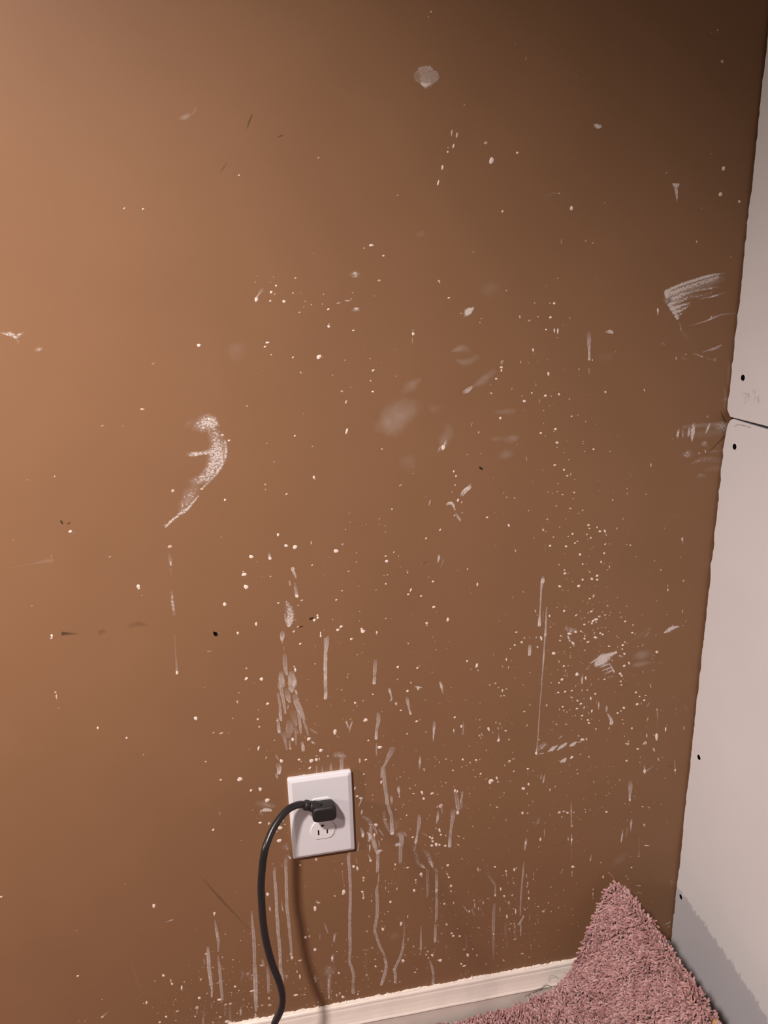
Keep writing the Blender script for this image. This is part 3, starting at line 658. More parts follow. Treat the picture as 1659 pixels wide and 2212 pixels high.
(369.2,569.4,2.38,1.83,155,0.45),(331.4,561.9,2.52,1.56,107,0.6),(362.7,526.2,2.27,1.26,179,0.5),(67.7,340.5,2.68,2.01,101,1),(134.8,287.7,2.74,1.14,91,0.7),
(184.3,309.9,2.82,2.22,111,0.9),(159.3,143.8,3.05,2.29,108,0.95),(315,1103.7,1.94,1.66,166,1),(366.2,374.5,2.51,1.84,154,0.7),(315,221.8,2.91,1.63,98,0.75),
(-73.7,430.6,2.26,1.5,74,0.8),(108.5,1179.6,1.65,1.02,179,1),(-94.1,903,1.67,1.57,178,0.9),(8.6,1119.7,1.62,0.7,-172,0.5),(-2,1069.1,1.64,0.9,-143,1),(-19.7,904.5,1.72,0.99,-163,0.9),
(186.2,1130.5,1.72,0.99,-174,0.8),(253.4,1042,1.73,1.41,99,1),(246.9,1032.1,1.78,1.37,-171,1),(240.8,1014.5,1.84,1.54,167,0.7),(195.7,911.7,1.8,1.17,-155,0.8),
(228.5,938.4,1.81,0.84,81,0.4),(54.1,1026.6,1.7,1.31,176,0.5),(-321.8,670.6,1.65,1.53,175,0.7),(-356,223.1,1.87,1.81,-171,0.8),(-231,178.8,2.61,1.75,90,0.8),
(-254.1,189.6,1.99,1.41,159,0.4),(-245.6,119.8,2.26,1.98,98,0.9),(-132.3,124.5,2.72,1.6,91,0.3),(505.5,1417.6,1.77,0.71,-179,0.5),(502.9,1188,1.67,1.25,105,0.6),
(319.2,1120.1,1.84,1.64,161,1),(287.9,1100.8,1.73,1.16,-158,0.7),(278.2,1051,1.7,0.92,82,0.6),(330.4,1008.5,1.91,1.56,165,0.9),(307.8,960.1,1.92,1.41,170,0.9),
(328.4,916.6,1.89,1.5,-175,0.9),(353.2,855.6,2.01,1.29,170,0.6),(393.3,1008,1.82,1.38,103,0.8),(458,1102.7,1.73,0.85,97,0.6),(12.7,708.9,1.99,1.53,93,0.9),
(5.2,694.6,1.99,0.84,88,0.25),(-75.8,585.3,2.1,1.4,89,0.5),(54.4,603.8,1.99,1.86,109,0.8),(155.7,831.4,1.81,1.1,61,0.8),(164.4,770.3,1.89,1.34,169,0.95),
(148.2,751.3,1.85,1.39,-174,0.8),(237.8,853,1.89,1.3,170,0.8),(282.3,683.1,1.97,1.14,-180,0.8),(290.6,666.6,2.14,1.84,140,1),(212,647.3,2.08,1.39,86,0.8),
(173.4,618.5,2.14,1.2,93,0.5),(303.6,818.9,1.95,0.89,94,0.4),(250,652.7,2.13,0.77,92,0.25),(194.6,561.6,1.98,1.72,173,0.9),(261.4,541.8,2.33,1,106,0.6),
(226.7,486.8,2.2,1.84,142,0.8),(283.2,479.8,2.02,1.04,-161,0.6),(248,444.4,2.48,2.01,116,0.8),(306,459.6,2.13,1.83,165,0.8),(133.5,445.2,2.07,1.15,167,0.8),
(160.7,362.8,2.38,1.98,120,0.9),(180.5,345.8,2.42,2,121,0.95),(91.7,408,2.11,1.74,148,0.7),(85.1,374.6,2.32,1.14,79,0.7),(216.7,431.3,2.38,0.8,92,0.3),
(380.4,830.1,2.01,1.78,154,1),(326.6,805.4,2.01,1.77,151,1),(349.6,802.4,2.02,1.79,152,1),(397.8,749.3,2.07,1.71,162,0.95),(376.1,751.5,2.03,1.73,165,0.8),
(351.2,707.4,2.11,1.86,144,0.9),(412.9,694.5,2.08,0.9,176,0.8),(456.7,674,2.2,1.29,100,0.7),(422,644.8,2.23,1.28,158,0.8),(330,702.1,2.12,1.53,102,0.8),
(506.3,722.7,2.15,1.13,100,0.8),(475.3,640.9,2.3,0.95,157,0.3),(442.9,533.6,2.27,1.55,161,0.95),(384.5,578.9,2.28,1.21,97,0.7),(358.5,580.3,2.12,1.71,165,0.9),
(378.2,549.9,2.16,1.74,163,0.9),(387,537.1,2.23,1.54,161,0.95),(398.3,523,2.34,1.65,149,0.8),(480,466.7,2.26,1.86,162,0.85),(546,418.6,2.6,1.72,108,0.8),
(24.9,289.4,2.16,1.81,141,0.8),(55.9,307.2,2.51,1.72,97,0.7),(53.6,287.4,2.27,1.92,126,0.9),(104.1,326.7,2.49,1.35,93,0.8),(122.7,317.5,2.05,1.66,179,0.85),
(189.3,270.9,2.68,2.08,111,0.9),(178.8,239.2,2.64,1.49,95,0.8),(193.3,237.8,2.66,1.65,98,0.6),(192.9,174.3,2.51,2.02,128,0.9),(121.2,183.4,2.67,1.16,92,0.6),
(54.7,169.5,2.68,1.62,95,0.4),(232.6,290,2.57,1,93,0.4),(206.9,317,2.47,1.52,135,0.4),(66.9,277,2.52,0.8,89,0.4),(152.9,139.9,2.76,1.51,95,0.5),(99,103.7,2.41,1.93,135,0.7),
(-63.2,414.7,2.29,1.86,100,0.4),(-64,278.8,2.46,1.13,95,0.6),(372.2,371.1,2.43,1.95,132,0.8),(473.3,369,2.5,0.88,96,0.4),(507.4,357,2.57,1.99,135,0.2),
(274.6,234.4,2.64,1.8,103,0.9),(288.6,196.5,2.64,0.88,93,0.4),(321.9,126.7,2.78,1.56,99,0.4),(286.9,178,2.3,1.15,163,0.6),(-172,1233.4,1.42,0.67,-144,1),
(91.4,1024.3,1.63,1.32,175,0.8),(-255.7,111.7,2.16,1.83,109,0.9),(-142.7,152.8,2.55,1.91,97,0.8),(276.3,107,2.33,1.76,143,0.6),(-39.2,761.3,1.61,1.17,-163,0.9),
(87.3,705.7,1.86,1.42,96,0.8),(-15.9,725.3,1.65,1.34,167,0.6),(35.4,757.8,1.64,1.35,-157,0.95),(95.2,862.7,1.68,1.24,83,0.4),(46.7,832.9,1.68,1.11,71,0.5),
(-24.2,668.5,1.86,1.25,90,0.7),(-36.8,545.8,2.01,1.7,101,0.6),(164,689.4,1.82,0.84,72,0.4),(270.4,528.8,1.98,1.44,160,0.8),(270,596.4,1.91,1.08,168,0.7),
(149.7,483.5,1.93,1.53,155,0.7),(182,495.2,1.92,1.29,164,0.7),(206.6,490.7,2.04,1.81,124,0.8),(233.7,462.4,1.99,1.48,158,0.9),(306.5,416.3,2.11,1.23,79,0.7),
(308.2,381.3,2.31,1.33,98,0.6),(157.2,365.7,2.18,1.82,121,0.9),(161.3,357.4,2.34,1.87,110,0.9),(173.9,366.8,2.09,1.74,137,0.9),(171.6,349.3,2.36,1.88,111,0.85),
(270.3,423.3,2.25,1.45,99,0.4),(152.2,594.4,2,1.05,92,0.35),(358,819.6,1.84,1.64,155,0.95),(386,761.8,1.99,1.18,116,0.5),(444.3,681,2.05,1.57,111,0.8),
(407.4,666.9,2.1,1.53,144,0.9),(411.1,664.5,2,1.45,161,0.9),(383.9,661.1,2.08,1.68,141,1),(446.7,629.7,2.21,1.82,130,0.95),(445.1,594.6,2.25,1.54,124,0.9),
(354.7,621.8,2.01,1.61,152,0.9),(321.3,843.3,1.81,1.1,171,0.6),(529.4,734.3,1.93,1.33,95,0.7),(469.6,564.3,2.21,1.78,140,0.95),(484.1,549.2,2.08,1.75,155,0.9),
(348,580.3,1.98,1.52,163,0.9),(351.2,552.4,2.11,0.97,95,0.5),(396.4,528.3,2.19,1.79,137,0.9),(524.7,501.4,2.24,0.86,98,0.3),(463.2,448.6,2.07,1.69,165,0.85),
(463.9,482.4,2.24,1.02,98,0.6),(54.9,275.9,2.35,1.57,96,0.9),(189.3,260.6,2.45,1.79,104,0.7),(190.5,180,2.29,1.85,130,0.9),(203.3,171.6,2.44,1.93,118,0.9),
(69.4,142.3,2.39,1.9,113,0.8),(12.3,142.6,2.54,1.9,103,0.9),(55,128.7,2.12,1.66,144,0.7),(234.1,232.8,2.45,0.93,93,0.4),(226.7,208.9,2.47,0.68,92,0.3),
(200.7,343.6,2.17,1.39,144,0.5),(152.2,152.7,2.29,1.85,128,0.45),(149.6,147,2.12,1.4,157,0.5),(79.2,130.6,2.11,1.58,150,0.7),(524.8,1047.1,1.8,1.06,173,0.7),
(532.7,1096.8,1.71,0.81,-171,0.8),(185.9,1293.4,1.28,1.27,82,0.4),(250.9,1225.7,1.53,1.36,172,0.8),(-16.2,1149.9,1.41,1.27,-172,0.8),(-23.9,1133.5,1.41,1.2,-176,0.8),
(6.2,1157.7,1.42,1.19,-177,0.6),(71.2,1139.6,1.46,0.61,178,0.6),(142.7,1094.7,1.53,1.09,177,0.3),(192.6,917.9,1.6,1.36,77,0.8),(259.8,884.4,1.69,1.06,95,0.3),
(-245.5,593.7,1.62,1.54,100,0.8),(-109.3,602.9,1.68,1.58,125,0.25),(-331.7,788.9,1.46,0.78,-161,0.3),(-77,597.2,1.89,1.43,91,0.8),(552.1,1169,1.54,1.26,115,0.4),
(341.7,909.4,1.78,1.53,154,0.9),(346.6,901,1.76,1.25,169,0.8),(-28.3,221.9,2.35,1.8,102,0.6),(7.3,124.4,2.45,1.51,94,0.4),(-105.8,107.7,1.96,1.6,142,0.6),
(351.5,235.7,2.3,1.81,129,0.2),(258.4,292.7,2.18,1.76,127,0.9),(276.4,281.5,2.33,1.67,106,0.9),(287.7,233.1,2.42,1.78,110,0.6),(309.6,267.5,2.31,1.08,95,0.6),
(331.2,202.6,2.06,1.67,156,0.6),(231.5,127.2,2.49,1.61,101,0.5),(-34.6,352.4,1.68,1.54,-161,0.9),(-53.8,431.7,1.9,1.15,75,0.7),(-51.3,391.5,2.03,1.12,89,0.4),
(-50.7,383.3,2.04,1.34,92,0.35),(-48.5,1265.6,1.27,0.77,-153,1),(185,1289.1,1.36,1.21,-179,1),(-18.3,1140.6,1.33,0.85,-153,0.7),(-26.9,1073.2,1.35,1.07,180,0.7),
(89.2,1037.4,1.43,1.21,174,0.6),(-5.3,976.2,1.41,1.14,-162,0.8),(111.7,874.3,1.58,1.49,122,0.5),(-149.8,542.9,1.7,1.51,100,0.5),(309.9,1089.2,1.53,1.12,173,0.8),
(381.4,934.2,1.68,1.42,156,0.8),(57.5,873.3,1.46,0.84,-153,0.4),(6.6,808.7,1.48,0.86,-152,0.8),(79.3,613.8,1.58,0.99,-159,0.8),(70.7,542.5,1.7,1.47,148,0.8),
(13.8,526.2,1.75,1.56,120,0.7),(-25.8,511.9,1.62,1.17,165,0.4),(-21.1,501.2,1.64,1.5,-124,0.8),(72.6,432.3,1.99,1.37,96,0.4),(101.8,811.9,1.52,1.17,-179,0.9),
(280.5,663.6,1.8,1.54,142,0.9),(263.5,632.6,1.73,0.81,74,0.5),(253.6,607.5,1.78,1.45,153,0.7),(132.6,624.4,1.68,1.43,153,0.5),(117.6,583.4,1.65,1.49,161,0.8),
(231.3,526.5,2,1.66,117,0.6),(192.1,474.8,1.74,1.43,168,0.85),(128.5,454.6,1.98,1.38,98,0.5),(181.5,455.8,1.7,1.1,-175,0.6),(181.3,364.2,2.09,1.28,96,0.5),
(131.3,370.4,1.97,1.66,121,0.8),(202,358.5,1.73,1.08,-161,0.5),(281.8,490.8,1.99,1.12,96,0.35),(384.5,811.9,1.66,1.24,180,0.9),(362.2,806.1,1.68,1.3,172,0.8),
(406.3,800.5,1.62,1.13,-165,0.9),(405.7,787.4,1.85,1.58,136,1),(401.8,775.2,1.79,1.49,119,0.9),(375,774.5,1.69,1.25,174,0.9),(388.2,721.9,1.72,1.21,175,0.8),
(393.6,683.6,1.88,1.53,117,0.8),(377.8,673.3,1.82,1.42,156,0.9),(348,669.8,1.72,1.24,175,0.9),(348.5,596,1.85,1.47,153,0.8),(518.5,666.1,1.87,0.66,97,0.5),
(405.5,570.5,2.06,1.69,126,0.95),(392.7,578.3,1.75,1.07,-176,0.8),(369,580.6,1.78,1.3,172,0.8),(378.4,562.9,1.95,1.61,139,0.9),(356,556.1,1.97,1.59,136,0.8),
(358,549.5,1.72,1.47,-172,0.6),(467.7,504.2,1.95,1.59,154,0.85),(506.3,530.2,2.07,1.49,111,0.7),(387.8,471.7,1.8,1.04,-176,0.6),(435.8,569.6,2.01,0.96,106,0.3),
(186,287.4,2.21,1.61,104,0.85),(162.7,153.9,2.31,1.01,93,0.4),(210.7,143.8,2.26,1.78,119,0.6),(206.1,115.7,2.29,1.79,118,0.8),(131.4,116.3,1.99,1.49,148,0.8),
(129.6,167.7,2.3,1.41,97,0.5),(218.4,216.4,2.29,1.5,100,0.8),(81.3,226.5,1.97,1.63,131,0.3),(148.1,160.9,2.33,1.49,98,0.4),(259.8,238.7,2.29,1.75,113,0.85),
(-20.7,59.2,1.8,1.2,156,0.4),(166.8,1426.2,1.21,1.02,-173,0.6),(86,1188.3,1.27,0.76,179,0.7),(-283.4,946.1,1.26,0.87,-147,0.6),(-313.4,944.2,1.25,0.69,-150,0.3),
(-59,1015.2,1.27,0.92,178,0.6),(15.9,1131.8,1.26,0.52,179,0.5),(89.4,1063.5,1.31,0.74,-164,0.6),(-44.6,918.5,1.32,1.18,175,0.7),(69.5,1132.8,1.28,0.61,178,0.5),
(201.4,1112.2,1.36,0.82,177,0.6),(257.7,1136.7,1.38,0.9,176,0.5),(100.9,952.9,1.4,1.35,131,0.6),(203.3,876.1,1.48,1.24,102,0.6),(-300.4,850,1.38,0.87,80,0.3),
(-79.7,808.3,1.35,1.25,167,0.7),(-85.9,674,1.48,1.39,109,0.7),(-98.3,639.5,1.61,1.4,95,0.3),(-203.9,789.3,1.29,0.83,174,0.25),(-227.4,565.3,1.65,1.37,89,0.2),
(-102.5,855.8,1.31,1.01,175,0.4),(-256.7,129.5,1.6,1.29,150,0.4),(-149.3,86.3,1.9,1.56,109,0.7),(-143.4,101.2,1.72,1.43,138,0.5),(-180,91.9,1.89,1.55,108,0.5),
(-365.5,141.9,1.51,1.14,157,0.3),(-233.2,140.2,2.07,1.11,87,0.3),(-213.7,178.6,2.03,1.1,88,0.5),(262.1,1397.9,1.06,0.72,92,0.25),(293.9,1012.2,1.46,1.17,168,0.8),
(348.6,979.4,1.5,1.1,169,0.8),(357.6,877.3,1.57,1.26,161,0.9),(333.2,860.7,1.55,1.07,169,0.7),(370.9,851.6,1.58,1.08,168,0.6),(308.8,349,2,1.36,103,0.3),
(414.6,275.2,2.11,1.31,103,0.7),(289.3,256.3,2.09,1.38,102,0.6),(226.1,235.9,2.09,1.37,100,0.7),(263.4,138.4,2.2,1.31,99,0.4),(390.5,155.8,2.2,0.91,96,0.3),
(293.7,170.4,2.16,1.1,96,0.5),(43.4,769.8,1.37,0.82,-153,0.9),(52.9,795.9,1.38,0.87,172,0.8),(62.5,489.3,1.5,1.4,-132,0.8),(64.2,472.2,1.48,1.07,-167,0.7),
(101.1,773.3,1.39,1.21,-169,0.8),(129.6,684.1,1.58,1.16,96,0.5),(216.7,747.7,1.54,0.59,92,0.4),(301.9,672.3,1.65,1.22,103,0.4),(193.7,859.1,1.38,0.89,-161,0.8),
(125.9,545.2,1.48,1.13,-152,0.9),(275.9,513.3,1.85,1.53,119,0.7),(234.3,528.9,1.66,1.07,79,0.6),(245.4,605.9,1.6,1.29,155,0.6),(258.2,600.2,1.49,0.88,-154,0.5),
(114.6,476.6,1.51,1.08,-175,0.7),(217.7,483.6,1.85,1.53,115,0.7),(157,403.5,1.85,0.95,93,0.25),(330.9,817.3,1.56,1.31,154,0.7),(415.7,708.1,1.69,1.38,117,0.5),
(353.8,712.7,1.59,0.95,169,0.4),(399.9,684.9,1.56,1.01,-177,0.8),(347.2,662.5,1.67,1.4,145,0.8),(442.7,637.8,1.69,1.15,163,0.8),(443.1,625.9,1.76,1.28,108,0.7),
(439.7,627.3,1.7,1.15,163,0.8),(336.5,597.6,1.55,1.23,-176,0.7),(314.1,656.6,1.69,1.37,111,0.8),(336.6,688.9,1.63,0.93,97,0.4),(311.7,671.6,1.66,1.22,103,0.6),
(316.1,828.6,1.59,1.4,135,0.8),(418.5,592.4,1.77,1.44,142,0.8),(492.7,815.8,1.57,0.94,101,0.2),(485.6,557.1,1.65,1.1,-180,0.8),(347.8,528.2,1.78,1.47,138,0.7),
(342.7,533,1.61,1.43,166,0.4),(488.9,473.7,1.82,1.24,159,0.7),(460,479.3,1.64,1.16,-174,0.6),(532.2,547.6,1.78,1.04,165,0.35),(383.3,503.6,1.88,1.44,112,0.5),
(401.6,465,1.8,1.39,150,0.7),(514.7,425.4,1.98,0.85,149,0.25),(444.1,585.7,1.75,1.33,154,0.8),(134.7,292.6,1.86,1.53,121,0.8),(177.9,245.4,2.01,0.67,91,0.4),
(168.2,132.2,1.83,1.38,147,0.6),(213.7,95,2.19,1.12,95,0.4),(79.9,204.7,2.02,0.65,90,0.3),(58.2,212.4,1.82,1.51,123,0.6),(69.5,156.2,1.95,1.57,115,0.45),
(65.2,179.4,1.93,1.56,115,0.6),(5.2,164.3,2.04,0.81,89,0.4),(66.9,267.6,1.98,1.34,97,0.6),(25.9,342.8,1.88,1.23,94,0.5),(25.8,329.3,1.9,1.38,98,0.4),(80.1,243.1,1.98,0.73,90,0.35),
(11.2,184.4,1.69,1.34,147,0.5),(24.2,162,2.07,1.29,95,0.4),(139.5,150.3,1.8,1.37,147,0.4),(151.4,120.2,1.77,1.02,160,0.4),(97.9,129.4,2.17,1.62,106,0.7),
(534.5,918.6,1.59,1.13,165,0.7),(493.3,941,1.43,0.75,99,0.3),(126.4,1244.1,1.15,0.67,-151,0.6),(194.5,899.8,1.32,0.95,-168,0.8),(-135.8,585.2,1.34,1.27,136,0.6),
(365.7,1188.9,1.24,0.84,-160,0.6),(355.7,1038.8,1.29,1.13,114,0.6),(422.9,217.4,2.07,1.42,109,0.7),(309.5,201.3,2.06,1.49,109,0.7),(258.5,163.5,2.1,1.57,112,0.8),
(-29.4,234.9,1.85,1.27,95,0.3),(-22.8,166.5,1.55,1.14,154,0.4),(-27.9,87.3,1.66,1.36,134,0.5),(-112.3,106.9,1.75,1.42,109,0.6),(-113.5,409.5,1.3,1.2,-170,0.4),
(-51.7,425.3,1.35,1.17,-136,0.5),(-46.4,798.5,1.29,1.19,97,0.5),(3.3,669.4,1.3,1.21,137,0.6),(45.5,644,1.28,1.04,178,0.7),(60,676,1.27,0.79,-152,0.5),(-14.1,755.3,1.23,1.03,167,0.5),
(-18.3,735.2,1.34,0.95,90,0.4),(-74.9,610.9,1.3,1.22,123,0.35),(36.9,626.1,1.35,1.23,135,0.6),(-23.3,523.5,1.53,1.29,102,0.7),(-94.1,456.5,1.33,1.18,148,0.3),
(-138.4,459.9,1.55,1.13,91,0.4),(211.8,783.2,1.28,1.08,-173,0.9),(155.5,707.8,1.44,1.28,117,0.6),(99.9,724.2,1.26,0.93,-166,0.8),(113.9,632,1.31,0.99,-175,0.7),
(228.1,630.9,1.45,1.25,142,0.6),(204.1,862.1,1.24,0.81,-161,0.5),(257.5,702.7,1.35,0.8,-179,0.3),(92.5,546.4,1.37,1,164,0.4),(241.4,451.4,1.67,1.26,105,0.4),
(225.9,458.5,1.51,1.21,151,0.7),(106.9,422.6,1.46,1.21,148,0.7),(118.4,429.2,1.4,1.09,173,0.7),(381.9,825.2,1.41,1.1,161,0.8),(393,825.7,1.45,1.23,148,0.8),
(407,813.6,1.43,1.19,118,0.6),(351.9,816.5,1.39,0.97,167,0.6),(378.7,817,1.41,1.04,164,0.8),(365.6,808.5,1.34,1.09,-179,0.9),(419.3,693.4,1.47,0.64,171,0.6),
(446.2,648.3,1.53,1.13,158,0.8),(357.8,614.1,1.54,1.27,144,0.7),(332.1,685.3,1.45,1.1,160,0.5),(347.4,841.1,1.36,1.04,104,0.3),(443.6,795.6,1.46,1.13,159,0.8),
(475.9,556.6,1.65,1.31,143,0.8),(448,536.1,1.5,1.18,172,0.9),(371,563.4,1.6,1.12,104,0.35),(397,539.7,1.45,1,-179,0.7),(453.4,514,1.67,1.33,141,0.7),(339.5,520.2,1.52,1.03,162,0.35),
(371.9,514.6,1.4,0.76,-155,0.4),(491.4,513.4,1.64,1.2,154,0.4),(385.3,438.2,1.64,1.3,144,0.6),(530.5,406.7,1.84,1.35,115,0.25),(445.7,579.6,1.65,1.35,136,0.8),
(103.3,318.6,1.74,1.11,96,0.6),(144,297.6,1.78,1.28,101,0.7),(176.1,256.7,1.81,0.99,95,0.4),(134.6,122,1.49,1.41,170,0.7),(42.3,166.5,1.82,1.32,94,0.3),
(26.5,203.2,1.82,1.12,94,0.4),(23.8,182.6,1.85,1.27,98,0.3),(131.1,152.2,1.66,1.33,136,0.4),(116.4,174.2,1.63,1.32,137,0.3),(106.6,103,1.68,1.35,134,0.6),
(84.9,146,1.64,1.33,135,0.7),(501.4,1051.1,1.34,0.92,170,0.6),(363.4,364.6,1.79,1.35,112,0.6),(382.6,370,1.82,1.43,120,0.5),(496.3,360.9,1.71,1.27,148,0.8),
(481.4,381.8,1.66,1.16,155,0.4),(497,267.2,1.7,0.99,161,0.5),(486.4,247.5,1.83,1.39,137,0.8),(393.9,235,1.65,1,160,0.4),(292.9,284.1,1.69,1.35,133,0.5),
(258.5,261.4,1.69,1.36,131,0.4),(236.8,233.7,1.82,1.06,97,0.4),(290.6,206.6,1.63,1.12,155,0.5),(319.9,103.4,1.78,1.36,138,0.6),(224.8,141.1,1.92,1.28,102,0.5),
(388.6,184.9,1.9,0.9,97,0.3),(292.4,176.8,1.77,1.4,130,0.6),(285.4,168.3,1.9,1.09,98,0.5),(292.9,160,1.91,1.09,99,0.5),(216,1181.7,1.14,0.7,178,0.6),(38.8,1283,1.04,0.94,-167,0.5),
(-18.4,1159.6,1.05,0.76,-179,0.4),(59,1063.2,1.12,0.73,177,0.5),(15.1,961.9,1.14,0.68,-163,0.5),(190.6,890.8,1.22,0.85,-167,0.7),(-116.4,581.7,1.25,1.16,143,0.25),
(-161,289.2,1.67,1.3,96,0.7),(-347,301.6,1.26,1.16,133,0.4),(-137.7,144,1.81,1.35,97,0.5),(335.1,1367.3,1.13,0.78,179,0.35),(455,1266.6,1.15,0.82,-165,0.5),
(356.3,1191.4,1.2,0.79,176,0.5),(313.8,1120.4,1.21,0.91,173,0.7),(340.1,1102,1.23,0.74,175,0.6),(325.5,961,1.28,0.61,175,0.5),(341.1,875.8,1.34,1.05,163,0.8),
(274.8,876.3,1.31,1.14,155,0.7),(412.9,862.6,1.38,1.07,162,0.8),(433.5,869.9,1.33,0.89,101,0.5),(340.7,776.8,1.35,1.12,154,0.7),(92.8,279.5,1.69,1.26,103,0.6),
(432.6,267.4,1.6,1.19,146,0.6),(247.3,106.3,1.66,1.31,128,0.5),(-21.9,93.2,1.76,1.3,102,0.5),(-39.1,91.3,1.42,1.15,140,0.4),(-53.4,74.9,1.42,1.15,139,0.4),
(163.8,1421.3,0.93,0.59,-158,0.5),(204.2,1336.8,0.97,0.64,-158,0.5),(-39.2,969.2,1.02,0.76,177,0.5),(210.4,938.6,1.14,0.9,169,0.6),(194.2,866.7,1.17,1.03,156,0.7),
(-321,648.4,1.11,1.02,81,0.4),(-141.1,653.7,1.09,0.9,167,0.4),(-329.2,173.2,1.32,1.14,106,0.4),(-171.2,195.9,1.47,1.2,103,0.5),(498.1,1414.9,1.09,0.86,173,0.4),
(320,1244.7,1.07,0.85,175,0.7),(298.9,1104.9,1.12,1.01,160,0.6),(461.2,866.8,1.3,1.06,155,0.6),(86.9,703,1.16,0.92,165,0.6),(63.6,807.5,1.11,1,158,0.6),
(64.1,819.9,1.08,0.8,-153,0.6),(87.8,766.2,1.11,0.83,-153,0.5),(57.8,861.8,1.08,0.91,169,0.4),(-58,799.2,1.06,0.57,174,0.25),(46.4,648.6,1.13,0.8,-165,0.5),
(56.8,598.6,1.33,1.15,107,0.3),(294.3,672.8,1.21,1.16,152,0.8),(266.4,710.9,1.24,0.93,163,0.3),(162.6,636.3,1.22,0.96,161,0.3),(157,795.6,1.15,0.59,173,0.25),
(233.4,522.4,1.31,1.01,156,0.6),(266.7,586.2,1.42,1.2,120,0.8),(205.3,478.4,1.45,1.02,100,0.5),(136.3,458.9,1.34,1.16,132,0.5),(173.6,458.3,1.46,1.08,102,0.4),
(166.6,379.2,1.52,1.1,101,0.6),(113.5,405.1,1.29,0.89,161,0.6),(264.3,416.9,1.56,1.25,116,0.4),(254.7,382.7,1.53,0.98,99,0.25),(173.3,586.5,1.25,0.98,159,0.3),
(112.4,443,1.34,1.16,130,0.5),(339.1,830.5,1.22,0.74,171,0.5),(412.3,800.3,1.26,0.61,172,0.5),(347.3,739.2,1.26,0.85,167,0.7),(387.1,700.6,1.23,1,-179,0.8),
(408.6,699.5,1.22,0.68,-168,0.5),(414.3,689.1,1.25,0.68,-174,0.5),(388.7,686.6,1.31,0.95,162,0.8),(382.3,693.7,1.29,0.8,168,0.7),(398.3,667,1.34,0.79,99,0.5),
(395.8,673.2,1.3,0.73,169,0.5),(403.1,675,1.32,0.88,165,0.5),(414.8,674.8,1.36,1.1,150,0.7),(384,665.4,1.37,1.15,139,0.8),(368.6,651.7,1.32,0.97,161,0.5),
(363.3,650.2,1.31,0.89,164,0.6),(435.5,656.7,1.35,0.97,161,0.7),(315.4,831.2,1.21,0.81,169,0.5),(461.4,659.5,1.36,0.97,161,0.7),(430.1,834.6,1.28,1.02,157,0.7),
(365.2,847.8,1.17,0.77,-170,0.6),(505.3,729.3,1.34,0.95,108,0.5),(482.2,665.2,1.28,0.69,-175,0.4),(362.8,546.4,1.44,1.2,133,0.7),(451.2,521,1.42,1.03,157,0.8),
(398.8,587.3,1.26,0.81,-171,0.5),(374.3,588,1.33,0.84,165,0.5),(383.9,591.5,1.35,0.99,159,0.7),(538.6,485.6,1.51,0.69,99,0.2),(112.9,140,1.73,1.3,107,0.6),
(23.3,131.1,1.42,1.15,137,0.4),(15,332.9,1.27,0.91,160,0.25),(91.4,242.8,1.33,1.26,117,0.6),(4.6,198,1.47,1.22,116,0.3),(221.4,167.7,1.72,1.17,103,0.4),
(197.2,214.1,1.45,1.14,144,0.3),(344.2,371.8,1.54,1.22,118,0.4),(336.8,358.6,1.55,1.22,118,0.3),(478.4,353.9,1.62,1.24,123,0.3),(482.4,269.5,1.46,0.98,156,0.3),
(478.3,231.8,1.68,1.2,114,0.5),(481.8,225.9,1.52,1.1,148,0.5),(239.7,308.7,1.39,1.13,136,0.4),(321.3,257.1,1.58,1.07,104,0.5),(343.1,194.3,1.51,1.18,135,0.4),
(333,150.5,1.54,1.19,133,0.3),(327.1,137.7,1.54,1.2,133,0.4),(274.2,658.8,1.19,0.95,157,0.8),(262.1,586.4,1.24,1.04,145,0.8),(411.7,762.5,1.15,0.97,176,0.7),
(378.5,719.3,1.17,0.81,176,0.5),(340.4,714,1.2,0.93,159,0.7),(376.3,538.6,1.32,1.07,144,0.6),(-36.2,1160.4,0.87,0.67,-177,0.4),(-22.3,1153.6,0.88,0.68,-178,0.4),
(11.6,1141.1,0.89,0.69,-179,0.4),(42.3,1105.5,0.91,0.71,179,0.6),(16,921.4,0.96,0.79,173,0.8),(-44.8,912.2,0.94,0.79,175,0.5),(-32,945.9,0.94,0.77,176,0.5),
(120,1073,0.95,0.55,177,0.4),(-61.8,820,0.97,0.83,171,0.4),(-272,875.8,0.97,0.7,79,0.3),(-262.5,141.4,1.47,0.98,90,0.4),(294.1,1121.4,1.01,0.91,162,0.5),
(322.6,1149.3,1,0.72,174,0.5),(284,1099.1,0.98,0.57,-166,0.4),(355.5,1030.4,0.99,0.63,97,0.4),(320,1006.7,1.07,0.96,150,0.6),(344.6,1001.6,1.09,0.97,150,0.5),
(310.5,989,1.06,0.79,170,0.6),(357.1,980.3,1.08,0.8,169,0.5),(330.9,939.6,1.09,0.91,161,0.7),(366.5,945.7,1.1,0.82,168,0.6),(366.4,942.6,1.1,0.82,168,0.6),
(369.4,931.9,1.1,0.72,171,0.6),(347.8,922.5,1.1,0.82,167,0.7),(333.5,880.4,1.11,0.84,166,0.6),(320.4,880.8,1.1,0.84,166,0.6),(294.4,857.4,1.14,1.02,136,0.6),
(432.8,877.1,1.2,1.02,142,0.6),(404.9,929.7,1.12,0.83,167,0.5),(-29.6,314,1.12,0.95,145,0.4),(-28.5,94.9,1.3,1.07,119,0.4),(-23.5,79.9,1.32,1.08,119,0.5),
(95,855.2,1.01,0.94,118,0.3),(74.3,663.5,0.99,0.72,-152,0.4),(29.5,817.3,0.95,0.71,171,0.25),(-77.4,651.4,0.96,0.77,167,0.2),(46.9,579.4,1.06,0.95,141,0.6),
